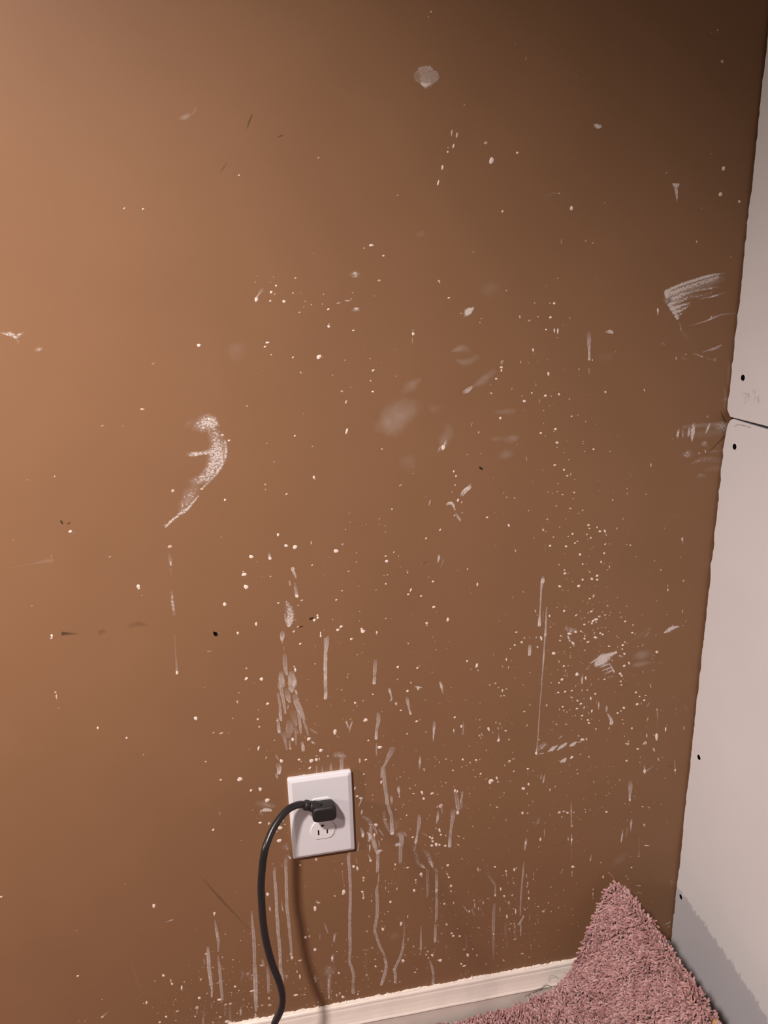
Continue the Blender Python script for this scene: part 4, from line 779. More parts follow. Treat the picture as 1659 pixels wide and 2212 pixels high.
(91.3,585.1,1.08,0.95,143,0.4),(74,452.6,1.27,1.05,107,0.5),(80,500.8,1.12,0.98,136,0.3),(-91.8,553.1,1.02,0.95,130,0.15),(169.2,725.9,1,0.79,-169,0.4),
(145.3,648.7,1.01,0.82,-169,0.5),(250.3,812.5,1.04,0.74,168,0.4),(247.9,858.4,1.02,0.72,170,0.4),(264,534.5,1.23,0.79,98,0.5),(235.4,526.3,1.24,0.93,103,0.5),
(251.1,528.9,1.18,0.99,143,0.5),(279.6,540.2,1.15,0.84,160,0.4),(104.6,497.7,1.09,0.85,159,0.5),(105.9,536.6,1.08,0.83,160,0.4),(149.8,480.9,1.27,1.06,111,0.7),
(212,479.9,1.07,1.02,-149,0.6),(314.2,454.7,1.32,0.96,106,0.5),(164.5,437.7,1.14,0.79,161,0.4),(175.6,450.8,1.19,1.01,137,0.5),(127.9,385,1.15,0.89,154,0.5),
(309.2,394.7,1.28,1.04,138,0.4),(248.4,365.3,1.39,1.11,114,0.3),(175.8,389.9,1.09,0.96,-175,0.4),(383.1,784.9,1.1,0.76,167,0.5),(354.5,763.2,1.1,0.69,169,0.6),
(394.3,705.1,1.05,0.86,-162,0.5),(375,704.5,1.06,0.75,-172,0.5),(435.2,695.6,1.21,1,144,0.6),(419.7,668,1.17,0.88,159,0.5),(432.9,659.3,1.2,0.95,151,0.6),
(450,645.6,1.19,0.82,162,0.7),(361.5,621.8,1.18,0.96,149,0.6),(312,705.4,1.13,0.76,99,0.5),(320.1,826.1,1.07,0.81,165,0.6),(438,797.3,1.13,0.83,163,0.5),
(478.2,596.7,1.25,0.98,149,0.5),(385.8,574,1.24,0.8,101,0.4),(351.3,541.7,1.18,0.85,160,0.35),(462.4,460.2,1.25,0.72,164,0.3),(99.2,299.6,1.39,1.09,107,0.4),
(174.5,217.9,1.48,1.13,110,0.4),(214.8,192.3,1.36,1.09,128,0.3),(214.1,100.3,1.42,1.12,125,0.4),(218.4,98.2,1.55,1.02,102,0.4),(206.2,93.5,1.5,1.15,116,0.4),
(57.6,120.9,1.24,0.98,143,0.4),(227.4,223.1,1.27,0.96,149,0.6),(240.7,204.3,1.48,1,103,0.4),(15,349.2,1.18,1.02,125,0.25),(63.2,322.4,1.21,1.03,126,0.3),
(86.1,239.1,1.23,1.1,110,0.6),(35.4,169.7,1.47,1.11,104,0.3),(125.3,157.7,1.25,0.97,146,0.4),(186.2,131.3,1.55,1.16,109,0.3),(251.5,178.9,1.5,1.01,103,0.4),
(353.4,188.2,1.56,1.17,116,0.5),(235.3,180.9,1.51,1.14,111,0.6),(312.3,107.9,1.36,1.01,145,0.4),(-89.2,441.9,1.19,0.97,98,0.35),(-81.6,405.2,1.2,0.77,90,0.3),
(-201.6,1000.2,0.78,0.72,-163,0.1),(140.1,927.9,0.91,0.8,165,0.3),(-274.7,366.8,1.18,0.92,90,0.4),(-126.6,324.4,1.11,0.96,108,0.3),(-187.8,269.1,1.13,0.96,104,0.4),
(-204.3,207.1,1.17,0.97,103,0.4),(-203.6,179.7,1.32,0.99,95,0.4),(378.5,1233.8,0.9,0.69,173,0.5),(505.2,1226.4,0.95,0.71,171,0.5),(372.9,1148.4,0.92,0.64,174,0.4),
(324.8,1078.9,0.93,0.75,169,0.5),(312.6,1052.7,0.93,0.76,168,0.4),(288.2,1049.8,0.92,0.67,173,0.5),(340.4,932.4,0.98,0.72,168,0.5),(356.3,868.8,1.02,0.84,158,0.6),
(334.1,891.6,1,0.83,159,0.5),(357.2,895,1,0.73,167,0.5),(392.1,877,1.03,0.84,158,0.4),(383.8,967,0.99,0.8,163,0.4),(158.9,776.9,0.94,0.74,166,0.6),(217.7,634.2,1.06,0.92,135,0.6),
(380.6,774,1.03,0.76,163,0.6),(352.4,755,1.02,0.69,167,0.5),(364.4,633.9,1.09,0.88,151,0.6),(485.5,451.4,1.33,1.04,126,0.6),(485.4,442.3,1.23,0.95,144,0.5),
(280,320.8,1.26,0.84,101,0.3),(353.5,344.7,1.17,0.91,145,0.25),(385.7,251.6,1.35,0.97,110,0.5),(423.7,200.7,1.38,0.89,105,0.5),(279.5,257.7,1.34,1.03,114,0.3),
(310.4,263.8,1.35,1.03,115,0.5),(325.8,209.7,1.29,1.01,126,0.3),(333.3,92.6,1.43,0.89,102,0.3),(382.6,282,1.31,0.86,104,0.3),(528.5,172,1.49,1.09,121,0.2),
(285.7,162.9,1.38,0.97,106,0.4),(21.5,793.2,0.82,0.58,171,0.25),(39.7,731.5,0.84,0.6,169,0.25),(-6.7,647.5,0.85,0.62,167,0.25),(260.1,856.8,0.88,0.65,168,0.3),
(268.9,648.1,0.95,0.64,165,0.4),(304,618.2,1.06,0.9,123,0.5),(183.3,669.7,0.99,0.87,118,0.2),(223.3,491.9,0.98,0.69,161,0.4),(232.5,458.3,0.99,0.7,160,0.5),
(73.9,444.5,1.09,0.9,107,0.4),(118.6,525.4,0.94,0.75,157,0.3),(380.8,810.1,0.94,0.67,166,0.6),(361.5,750.2,0.95,0.69,164,0.5),(403.3,715.1,0.99,0.78,156,0.4),
(351,715.1,0.97,0.77,156,0.4),(378.1,692,0.98,0.71,162,0.5),(380.6,671.4,1,0.79,154,0.6),(375.9,642.9,0.99,0.73,160,0.4),(438.2,817.5,0.97,0.74,160,0.4),
(535.4,664.2,1.06,0.8,154,0.5),(363.9,637,1,0.8,153,0.6),(364.5,641.4,0.98,0.65,165,0.5),(308.8,751.3,0.96,0.82,147,0.3),(365.3,572.5,1.03,0.82,150,0.4),
(537.5,527.3,1.2,0.95,129,0.6),(472.2,578.2,1.07,0.83,151,0.3),(494.1,577,1.08,0.83,151,0.4),(486.3,436.9,1.1,0.72,160,0.3),(245.7,905.4,0.87,0.8,138,0.2),
(-339.7,873.1,0.78,0.67,69,0.2),(506.1,1413.9,0.79,0.63,173,0.3),(318.5,1029.5,0.85,0.76,152,0.4),(322.8,1015.6,0.84,0.68,167,0.4),(390.5,891.7,0.91,0.73,160,0.4),
(413.7,949.4,0.89,0.61,169,0.3),(397.1,906.5,0.9,0.63,168,0.3),(-50.4,76.7,1.26,0.93,101,0.3),(392,315.7,1.21,0.93,119,0.4),(422.9,191,1.29,0.96,118,0.4),
(232.4,182.3,1.24,0.94,111,0.5),(224.4,184,1.23,0.93,111,0.4),(-138.8,318.5,0.86,0.75,114,0.25),(-48.4,411.3,0.95,0.77,100,0.4),(382.2,175.5,1.15,0.85,116,0.2),
(284.3,734.4,0.78,0.61,160,0.2),(149.6,796.2,0.72,0.59,165,0.25),(304.9,579.9,0.9,0.75,122,0.4),(406.4,772.1,0.82,0.67,151,0.5),(383.6,764.4,0.8,0.61,161,0.5),
(319.8,849.3,0.76,0.58,165,0.3),(476.8,750.9,0.88,0.73,136,0.4),(485.3,764.3,0.83,0.61,161,0.3),(435.8,777.2,0.81,0.61,161,0.2),(351.3,640.5,0.89,0.75,126,0.3),
(510.3,832,0.86,0.71,141,0.25),(512.8,527.9,0.99,0.79,129,0.5),(525.7,480.2,0.97,0.67,110,0.2),(447.5,427.5,0.93,0.71,149,0.2),(441.1,565.4,0.88,0.67,154,0.4),
(434.4,443.2,0.95,0.76,137,0.2),(58.9,214.3,1.03,0.79,105,0.4),(216.5,643.8,0.68,0.59,119,0.3),
]
STROKES = [
('haze',[(-107.3,1319.7),(-99.8,1322.2),(-92.3,1325.3)],[2.89,6.36,3.47],[0.0,0.4,0.0]),
('haze',[(-92.3,1325.3),(-88.4,1329.5),(-89.1,1333.9)],[2.06,3.09,1.63],[0.2,0.15,0.0]),
('dark',[(-30.4,1324.8),(-34.6,1316.5),(-38.2,1308.6)],[1.57,1.89,1.27],[0.25,0.3,0.0]),
('dark',[(-59.9,1279.0),(-65.4,1272.1),(-70.0,1267.4)],[0.93,1.24,0.93],[0.1,0.2,0.0]),
('film',[(152.7,1363.8),(156.2,1364.8),(161.1,1364.6),(166.0,1364.3),(169.5,1364.1)],[12.8,19.42,22.25,20.15,12.84],[0.42,0.45,0.45,0.45,0.42]),
('rough',[(154.3,1358.1),(159.2,1355.7),(164.9,1357.0)],[2.23,4.61,2.45],[0.7,1.0,0.7]),
('dark',[(-4.9,1303.3),(-0.6,1304.8),(2.5,1306.4)],[1.21,1.52,0.91],[0.2,0.35,0.0]),
('haze',[(152.2,1207.1),(153.1,1202.1),(154.0,1198.6)],[11.04,14.73,11.04],[0.0,0.12,0.0]),
('rough',[(359.7,1317.9),(363.8,1316.0),(368.0,1316.7)],[3.31,5.86,3.98],[0.6,0.9,0.6]),
('rough',[(464.7,1253.6),(468.7,1252.4),(472.1,1253.0)],[4.12,5.87,4.64],[0.7,1.0,0.7]),
('film',[(468.9,1250.6),(470.4,1243.6),(471.1,1239.8),(471.6,1234.9)],[4.83,3.23,2.85,1.64],[0.9,0.9,0.8,0.2]),
('haze',[(299.8,1240.6),(310.3,1244.3),(319.9,1245.1),(330.7,1243.8)],[2.45,3.45,2.38,1.7],[0.0,0.12,0.1,0.0]),
('film',[(-39.6,1135.9),(-37.2,1139.8),(-35.3,1142.6)],[3.08,2.05,1.36],[0.8,0.5,0.2]),
('rough',[(-316.2,1109.2),(-310.0,1107.9),(-304.7,1106.7),(-301.1,1103.9),(-295.9,1106.7),(-291.4,1108.7)],[2.35,4.05,5.84,4.3,4.07,1.89],[0.3,0.5,0.6,0.6,0.5,0.2]),
('rough',[(-301.5,1103.6),(-299.4,1099.4),(-298.3,1095.5)],[2.71,3.04,1.67],[0.3,0.3,0.05]),
('rough',[(-282.8,1089.1),(-279.0,1090.3),(-275.0,1091.2)],[3.88,5.54,1.97],[0.3,0.5,0.2]),
('rough',[(-135.2,990.9),(-126.4,999.0),(-122.5,1002.1)],[3.54,7.09,5.33],[0.0,0.2,0.1]),
('rough',[(-122.5,992.9),(-117.0,994.8),(-111.4,996.3),(-105.0,998.3),(-98.0,996.6),(-94.5,994.9)],[9.08,16.38,20.04,20.28,14.89,5.59],[0.2,0.42,0.58,0.62,0.62,0.4]),
('rough',[(-102.9,991.7),(-97.8,978.3),(-97.6,965.1),(-101.0,952.0),(-108.5,939.1),(-117.4,932.0),(-126.8,928.9),(-134.8,930.4)],[12.78,18.22,22.47,21.8,16.54,13.88,11.49,5.77],[0.4,0.46,0.62,0.62,0.58,0.52,0.42,0.1]),
('rough',[(-88.0,975.8),(-88.0,962.5),(-93.0,949.5),(-100.3,938.5),(-110.5,927.7),(-120.4,918.7)],[3.27,4.37,4.75,4.79,4.09,2.61],[0.4,0.58,0.58,0.58,0.5,0.45]),
('rough',[(-134.4,962.8),(-127.3,961.7),(-116.4,962.2),(-107.3,962.9)],[4.52,6.78,5.64,7.53],[0.1,0.6,0.6,0.6]),
('rough',[(-127.5,921.2),(-134.8,912.0),(-141.2,902.8),(-145.8,893.4)],[14.7,16.54,12.82,9.15],[0.25,0.4,0.4,0.3]),
('rough',[(-124.9,910.3),(-132.0,903.0),(-138.2,896.3),(-146.1,889.8)],[2.61,3.35,4.12,3.76],[0.5,0.62,0.66,0.62]),
('haze',[(-76.9,1075.6),(-70.6,1077.1),(-63.1,1082.0),(-53.7,1088.7)],[20.97,29.55,25.99,10.39],[0.0,0.08,0.07,0.0]),
('dark',[(226.7,920.8),(229.8,918.5)],[2.77,2.78],[0.9,0.9]),
('rough',[(69.0,1159.8),(74.1,1160.1),(79.9,1158.9)],[5.15,7.91,4.49],[0.2,0.6,0.2]),
('rough',[(69.9,1119.8),(74.2,1121.1),(78.2,1120.6)],[2.47,4.94,3.53],[0.3,0.7,0.3]),
('haze',[(-35.8,1141.8),(-32.9,1145.4),(-30.1,1147.6)],[3.74,4.74,1.68],[0.4,0.3,0.0]),
('rough',[(206.5,1110.4),(210.8,1113.9),(216.2,1117.4)],[6.87,9.5,4.54],[0.6,1.0,0.6]),
('film',[(205.5,1017.9),(209.9,1019.5),(215.0,1023.1)],[3.96,5.99,3.61],[0.5,0.7,0.5]),
('haze',[(189.5,1067.5),(197.3,1070.3),(205.2,1070.9),(213.1,1066.8)],[1.9,9.44,11.1,5.56],[0.2,0.3,0.22,0.05]),
('haze',[(197.4,1056.3),(207.2,1054.0),(221.1,1059.0)],[7.45,10.64,11.6],[0.15,0.22,0.1]),
('haze',[(216.4,1024.0),(229.4,1031.1),(243.3,1040.9)],[4.79,14.03,10.05],[0.15,0.28,0.12]),
('haze',[(98.5,981.4),(108.3,984.7),(122.2,991.6),(136.0,1000.4),(147.9,1005.5)],[23.48,43.2,47.29,39.36,19.62],[0.1,0.3,0.3,0.2,0.05]),
('haze',[(126.7,1021.9),(138.4,1028.9),(149.3,1035.9)],[11.63,17.45,7.76],[0.05,0.2,0.12]),
('haze',[(176.4,948.9),(180.4,958.6),(185.5,970.2),(182.5,980.2)],[10.32,18.54,18.24,11.83],[0.2,0.22,0.15,0.02]),
('film',[(182.7,958.5),(181.4,955.6),(179.8,951.7)],[2.06,2.48,3.3],[0.4,0.6,0.7]),
('film',[(171.3,944.2),(174.4,949.0),(176.4,950.9)],[1.66,2.49,2.07],[0.2,0.4,0.4]),
('haze',[(247.3,990.2),(258.6,990.6),(269.9,990.9)],[5.95,9.94,9.95],[0.1,0.18,0.15]),
('haze',[(254.6,933.6),(261.9,935.1),(268.1,936.7)],[12.55,16.77,12.61],[0.1,0.22,0.1]),
('haze',[(240.7,956.8),(247.9,956.7),(255.2,955.9)],[6.05,8.84,6.01],[0.05,0.15,0.05]),
('haze',[(259.3,955.6),(267.7,954.0),(276.0,954.5)],[9.98,12.11,8.18],[0.1,0.18,0.1]),
('haze',[(119.0,934.8),(133.0,933.8),(147.0,934.9)],[17.95,28.11,20.2],[0.0,0.1,0.0]),
('haze',[(222.2,1136.1),(237.7,1139.3),(253.3,1142.4)],[14.53,23.65,14.58],[0.0,0.1,0.0]),
('film',[(204.1,886.7),(207.2,890.6),(212.8,894.9),(214.4,899.4)],[5.64,6.51,5.64,2.56],[0.8,0.9,0.9,0.2]),
('film',[(183.8,875.1),(187.9,876.4),(191.7,874.1),(193.8,867.6)],[3.43,4.16,3.61,2.04],[0.8,1.0,0.9,0.5]),
('haze',[(-28.3,1173.6),(-26.5,1173.6),(-24.8,1173.2)],[1.67,2.01,1.69],[0.0,0.05,0.0]),
('haze',[(157.7,1005.0),(167.6,999.6),(179.5,1001.9)],[7.6,13.48,7.85],[0.0,0.1,0.0]),
('film',[(366.7,1082.6),(367.1,1072.1),(368.0,1062.4),(368.7,1050.5)],[5.81,5.4,3.33,3.35],[0.2,0.5,0.75,0.9]),
('film',[(368.6,1051.8),(368.7,1050.5)],[3.77,3.35],[1.0,1.0]),
('film',[(369.4,1038.2),(369.7,1033.3)],[2.52,2.1],[0.4,0.2]),
('film',[(389.5,1083.6),(394.4,1083.6),(398.4,1082.3)],[2.67,4.53,2.99],[0.7,1.0,0.7]),
('haze',[(378.2,1056.2),(391.2,1051.8),(407.5,1060.8)],[11.35,13.91,10.41],[0.0,0.07,0.0]),
('haze',[(265.4,957.7),(272.7,957.2),(281.0,957.1)],[6.03,8.88,4.05],[0.15,0.14,0.03]),
('haze',[(469.5,1120.6),(485.3,1127.1),(506.3,1133.4),(527.3,1139.2),(544.4,1142.5)],[14.85,20.08,18.59,15.83,7.87],[0.35,0.42,0.38,0.32,0.1]),
('haze',[(472.2,1114.1),(479.9,1108.8),(486.6,1113.7)],[7.53,14.04,11.33],[0.3,0.4,0.2]),
('rough',[(466.2,1129.7),(484.4,1136.8),(505.3,1142.5),(529.3,1147.9),(546.2,1150.0)],[4.54,4.51,4.46,4.42,1.81],[0.95,0.85,0.85,0.75,0.2]),
('rough',[(467.6,1125.7),(489.1,1132.4),(510.1,1138.4),(532.6,1143.8),(543.3,1145.7)],[7.16,7.42,7.39,6.56,2.61],[0.85,0.7,0.6,0.6,0.2]),
('rough',[(469.7,1118.0),(488.4,1124.8),(503.8,1129.1),(529.5,1132.5),(541.0,1134.4)],[8.06,6.68,3.93,3.13,1.05],[0.85,0.65,0.5,0.5,0.1]),
('rough',[(472.3,1113.5),(486.2,1118.2),(503.0,1122.7),(523.1,1124.7),(542.5,1133.4)],[5.91,5.88,5.25,4.01,1.1],[0.85,0.6,0.4,0.3,0.1]),
('rough',[(475.6,1108.9),(486.9,1111.1),(498.1,1114.4),(505.1,1116.9)],[5.8,4.79,4.04,1.63],[0.85,0.75,0.5,0.1]),
('rough',[(478.9,1103.7),(490.2,1106.9),(502.6,1113.2)],[4.84,4.11,1.95],[0.85,0.7,0.2]),
('rough',[(482.5,1099.1),(487.8,1101.1),(494.7,1105.1)],[4.1,3.34,1.69],[0.9,0.6,0.1]),
('rough',[(484.7,1095.6),(488.1,1098.3)],[2.59,1.73],[0.9,0.5]),
('rough',[(512.1,1119.0),(523.5,1120.9),(535.0,1122.7),(547.4,1126.4)],[2.1,2.89,3.2,1.62],[0.3,0.5,0.6,0.4]),
('rough',[(466.6,1129.5),(472.7,1116.7),(480.3,1105.0),(485.7,1095.8)],[6.72,8.02,6.66,3.22],[0.8,0.7,0.7,0.7]),
('film',[(502.3,1086.4),(520.9,1090.7),(533.7,1094.8),(546.5,1098.9),(566.7,1100.5)],[1.08,1.64,2.48,1.88,1.06],[0.2,0.5,0.7,0.4,0.15]),
('rough',[(488.4,1091.8),(489.8,1087.9),(492.1,1080.7)],[2.22,2.51,2.81],[0.4,0.4,0.35]),
('haze',[(489.8,1080.1),(499.3,1073.2),(495.2,1069.5)],[7.66,12.33,5.92],[0.0,0.1,0.0]),
('film',[(524.9,1052.7),(536.5,1055.9),(550.9,1060.6)],[1.12,1.98,1.99],[0.4,0.6,0.5]),
('film',[(535.2,1054.0),(543.9,1056.3),(549.7,1058.0)],[1.4,1.41,1.13],[0.4,0.5,0.3]),
('film',[(510.9,1052.3),(519.4,1049.3),(526.4,1046.3)],[1.29,1.8,1.55],[0.2,0.35,0.4]),
('haze',[(531.7,1045.4),(544.1,1040.9)],[3.88,3.9],[0.15,0.15]),
('haze',[(497.4,1046.9),(502.1,1044.7)],[5.14,5.15],[0.15,0.15]),
('haze',[(466.4,1066.7),(470.1,1065.2)],[5.09,5.09],[0.2,0.2]),
('rough',[(500.7,954.6),(500.2,948.3),(500.1,941.3)],[3.39,4.62,2.76],[0.3,0.75,0.5]),
('rough',[(506.9,952.8),(507.2,946.5),(507.7,940.8)],[2.43,2.73,1.51],[0.4,0.6,0.3]),
('rough',[(515.8,954.4),(515.9,948.0),(515.3,941.7)],[3.68,4.96,2.19],[0.4,0.75,0.4]),
('rough',[(521.8,959.6),(521.9,951.2),(521.7,941.3),(521.8,934.5)],[5.52,7.1,4.64,1.55],[0.4,0.9,0.8,0.4]),
('rough',[(544.9,958.3),(543.0,951.3),(540.6,945.1)],[3.52,4.83,2.26],[0.6,0.7,0.4]),
('rough',[(553.1,953.5),(561.6,953.7),(569.1,952.6)],[8.6,14.14,12.56],[0.25,0.5,0.5]),
('haze',[(507.8,956.3),(529.0,956.4),(550.5,956.5),(569.0,956.1)],[7.08,8.53,8.54,8.54],[0.22,0.26,0.26,0.3]),
('haze',[(510.3,946.3),(530.2,945.0),(551.7,945.1),(569.5,945.4)],[12.68,15.65,17.25,17.33],[0.1,0.14,0.14,0.14]),
('rough',[(534.9,929.8),(540.1,931.6),(544.3,928.5)],[4.6,8.46,5.45],[0.3,0.5,0.3]),
('rough',[(509.9,918.5),(517.6,918.5),(524.6,917.6)],[7.23,11.47,7.1],[0.2,0.5,0.2]),
('rough',[(543.7,919.1),(554.5,919.9),(566.9,920.5)],[3.54,4.42,2.95],[0.2,0.3,0.15]),
('rough',[(524.3,905.3),(537.1,908.8),(546.3,909.6),(566.9,906.7)],[2.45,7.58,8.68,8.61],[0.4,0.3,0.3,0.2]),
('haze',[(547.9,894.9),(557.2,895.7),(568.1,896.4)],[9.01,12.0,12.0],[0.1,0.12,0.12]),
('rough',[(534.7,887.1),(540.1,887.4),(547.3,886.2)],[5.99,7.31,5.76],[0.2,0.35,0.15]),
('haze',[(564.1,1037.3),(565.7,1023.6),(566.6,1009.9)],[4.5,6.05,6.11],[0.1,0.2,0.1]),
('rough',[(559.1,988.9),(565.8,990.0),(567.7,993.3)],[2.3,2.14,1.29],[0.2,0.4,0.3]),
('haze',[(562.8,1003.3),(564.7,993.5),(564.7,979.6)],[7.47,7.64,6.21],[0.1,0.14,0.1]),
('dark',[(560.0,974.2),(564.1,965.6),(568.8,958.3)],[0.86,1.14,0.85],[0.7,0.8,0.7]),
('dark',[(571.4,942.5),(565.2,935.7),(556.8,927.6),(544.2,914.8)],[1.15,1.15,0.98,0.66],[0.7,0.7,0.6,0.2]),
('rough',[(-166.9,875.1),(-160.8,880.5),(-152.9,886.6),(-145.9,891.9),(-138.2,895.8)],[3.0,3.76,3.77,3.79,3.82],[0.6,0.66,0.62,0.6,0.6]),
('rough',[(-168.1,877.6),(-165.7,877.8)],[3.53,2.75],[0.5,0.5]),
('rough',[(-166.8,840.4),(-166.1,833.2),(-166.1,826.1)],[2.96,4.44,3.7],[0.2,0.4,0.6]),
('haze',[(-167.4,821.1),(-166.4,812.8)],[3.35,2.62],[0.15,0.1]),
('rough',[(-168.5,792.2),(-168.9,775.5),(-168.7,764.9),(-168.8,755.9)],[3.36,4.13,4.15,2.65],[0.25,0.55,0.4,0.1]),
('film',[(-170.8,732.9),(-172.2,711.3),(-173.0,684.9),(-173.1,680.4)],[1.9,1.53,2.7,3.48],[0.1,0.1,0.3,0.6]),
('haze',[(-352.8,839.2),(-324.5,842.4),(-301.4,845.1)],[1.54,1.94,7.77],[0.05,0.1,0.15]),
('dark',[(-302.2,749.3),(-299.0,748.9),(-281.0,746.8)],[5.43,4.18,1.68],[0.5,0.4,0.0]),
('dark',[(-259.2,745.4),(-254.3,746.9)],[6.16,6.16],[0.12,0.1]),
('dark',[(-225.2,749.9),(-213.8,751.8),(-202.8,749.5)],[5.44,6.33,4.24],[0.05,0.12,0.05]),
('dark',[(-284.2,892.4),(-282.9,889.0)],[2.53,2.17],[0.6,0.5]),
('dark',[(-277.8,888.0),(-274.5,889.6)],[1.46,1.46],[0.4,0.5]),
('dark',[(-123.1,730.9),(-121.0,728.0),(-118.6,729.0)],[1.21,4.71,1.72],[0.9,0.95,0.7]),
('film',[(-46.2,830.2),(-45.8,826.2),(-45.5,823.4)],[1.57,2.88,3.67],[0.3,0.7,0.9]),
('film',[(-18.1,806.5),(-17.7,804.3)],[4.79,4.26],[0.8,0.9]),
('film',[(-17.8,803.6),(-16.0,798.8),(-14.8,793.9)],[3.47,3.2,2.14],[0.8,0.6,0.4]),
('film',[(-22.9,789.6),(-22.7,784.5)],[2.14,1.87],[0.5,0.6]),
('film',[(-16.7,787.6),(-16.2,780.2),(-15.5,772.8),(-15.0,768.4)],[1.87,3.76,4.03,4.31],[0.2,0.35,0.5,0.9]),
('rough',[(-29.0,762.5),(-26.2,753.3),(-24.8,742.8),(-26.7,734.0),(-27.7,728.1)],[3.23,9.43,10.86,10.99,5.5],[0.5,0.55,0.65,0.7,0.8]),
('rough',[(-31.8,746.5),(-31.4,739.1),(-29.6,731.4)],[2.16,3.51,4.06],[0.4,0.5,0.5]),
('film',[(-36.5,719.4),(-36.8,714.9),(-37.8,709.7)],[5.45,6.31,4.14],[0.4,0.5,0.9]),
('film',[(-37.2,708.8),(-37.7,704.8)],[2.75,1.92],[0.5,0.3]),
('film',[(-36.2,698.8),(-36.0,694.2)],[1.91,1.64],[0.2,0.2]),
('film',[(-35.8,687.3),(-36.1,677.3),(-35.9,668.0),(-34.5,658.4)],[5.5,6.06,5.5,3.03],[0.25,0.35,0.4,0.6]),
('film',[(-41.7,659.4),(-42.5,651.6),(-41.3,643.6)],[4.17,8.29,8.29],[0.3,0.4,0.3]),
('film',[(-27.8,659.9),(-28.3,651.3),(-26.0,643.2)],[6.96,11.08,8.34],[0.2,0.35,0.4]),
('film',[(22.0,706.5),(20.4,696.6),(18.4,684.5)],[4.23,5.09,3.97],[0.35,0.5,0.55]),
('film',[(17.7,680.7),(16.7,664.4),(15.8,648.8),(15.4,636.1)],[4.22,5.09,4.82,4.84],[0.6,0.55,0.55,0.55]),
('film',[(15.9,649.6),(15.7,645.6)],[3.69,3.69],[0.9,0.9]),
('film',[(84.4,663.8),(83.2,652.9),(82.3,643.4)],[4.96,5.55,4.68],[0.35,0.45,0.45]),
('film',[(82.3,641.0),(81.7,630.6)],[4.38,4.98],[0.5,1.0]),
('dark',[(0.1,735.2),(3.6,735.9)],[3.32,2.41],[0.8,0.9]),
('dark',[(-14.9,724.9),(-10.3,725.7)],[1.21,1.36],[0.8,0.9]),
('dark',[(-123.2,730.9),(-120.6,727.2),(-119.1,729.7)],[1.09,5.85,1.91],[0.9,0.95,0.7]),
('film',[(-120.1,725.4),(-117.8,728.8)],[1.37,1.37],[0.8,0.9]),
('film',[(-41.6,661.3),(-41.6,649.6),(-42.9,640.3),(-42.3,627.5),(-41.1,614.6),(-40.0,601.5)],[6.9,6.95,5.56,4.72,4.18,2.8],[0.3,0.35,0.35,0.5,0.5,0.5]),
('film',[(-45.6,646.9),(-45.1,639.0)],[4.14,4.15],[0.3,0.3]),
('film',[(-29.2,658.9),(-28.5,647.8),(-29.8,637.0),(-29.4,632.1)],[8.3,11.71,8.41,3.34],[0.25,0.4,0.5,0.7]),
('rough',[(-25.0,647.4),(-26.9,639.7)],[5.69,3.42],[0.7,0.7]),
('film',[(-36.9,636.3),(-35.4,626.6),(-33.4,617.5)],[5.54,7.23,3.63],[0.2,0.35,0.7]),
('film',[(-24.4,633.1),(-23.3,628.1)],[3.06,2.79],[0.6,0.5]),
('film',[(-26.3,625.3),(-23.6,612.1),(-19.9,602.0),(-16.9,591.8),(-16.0,582.7)],[6.97,8.41,7.61,5.08,2.55],[0.35,0.5,0.5,0.5,0.5]),
('film',[(-22.7,602.3),(-22.0,589.3),(-21.5,579.4),(-21.5,567.9)],[4.79,4.24,4.26,2.86],[0.4,0.45,0.5,0.4]),
('film',[(-15.9,583.5),(-13.5,574.9),(-12.0,563.1)],[2.83,3.69,2.28],[0.35,0.35,0.35]),
('film',[(-48.0,631.5),(-46.8,618.6),(-46.6,605.7)],[3.05,3.62,3.36],[0.5,0.35,0.4]),
('film',[(-46.5,606.5),(-46.9,596.0),(-46.1,591.1)],[4.21,4.21,2.8],[0.4,0.8,0.6]),
('film',[(-50.8,594.2),(-50.5,583.6),(-50.0,573.7)],[3.64,4.21,4.22],[0.4,0.5,0.95]),
('film',[(-35.6,612.2),(-36.6,607.5)],[2.0,1.43],[0.5,0.5]),
('film',[(-36.4,586.4),(-36.3,576.6),(-38.5,565.4)],[8.47,11.42,7.23],[0.2,0.3,0.2]),
('film',[(-29.9,600.1),(-28.4,590.2),(-26.8,580.1)],[8.41,7.03,2.82],[0.15,0.2,0.3]),
('film',[(-28.5,577.1),(-28.4,563.9),(-28.9,550.7)],[3.41,3.43,2.01],[0.3,0.3,0.3]),
('film',[(-45.9,571.4),(-43.4,561.2),(-41.6,545.1)],[5.63,4.23,2.27],[0.2,0.3,0.3]),
('film',[(-36.7,558.5),(-37.2,546.1)],[2.86,2.58],[0.3,0.5]),
('film',[(-20.2,553.6),(-19.8,547.7),(-19.7,541.0)],[3.14,4.3,4.89],[0.5,0.8,1.0]),
('film',[(-8.6,572.6),(-4.5,568.7),(0.4,564.6)],[2.4,2.42,1.83],[0.3,0.3,0.4]),
('rough',[(-8.5,553.5),(-5.7,550.9),(-3.4,547.7)],[2.72,4.18,2.36],[0.5,0.6,0.4]),
('film',[(-56.6,538.3),(-54.8,533.0)],[2.56,2.85],[0.4,0.4]),
('film',[(-54.8,522.9),(-54.0,516.8),(-54.5,510.1)],[6.82,7.15,5.19],[0.3,0.6,1.0]),
('film',[(-58.6,509.1),(-57.2,502.9)],[2.85,2.86],[0.6,0.6]),
('rough',[(23.4,527.6),(30.0,525.8),(36.5,521.3)],[8.26,11.29,7.88],[0.4,0.45,0.4]),
('film',[(31.9,517.8),(31.9,507.5),(30.0,497.5)],[5.9,5.38,5.47],[0.5,0.5,0.5]),
('film',[(-2.7,513.8),(-3.1,502.8)],[1.76,1.76],[0.4,0.4]),
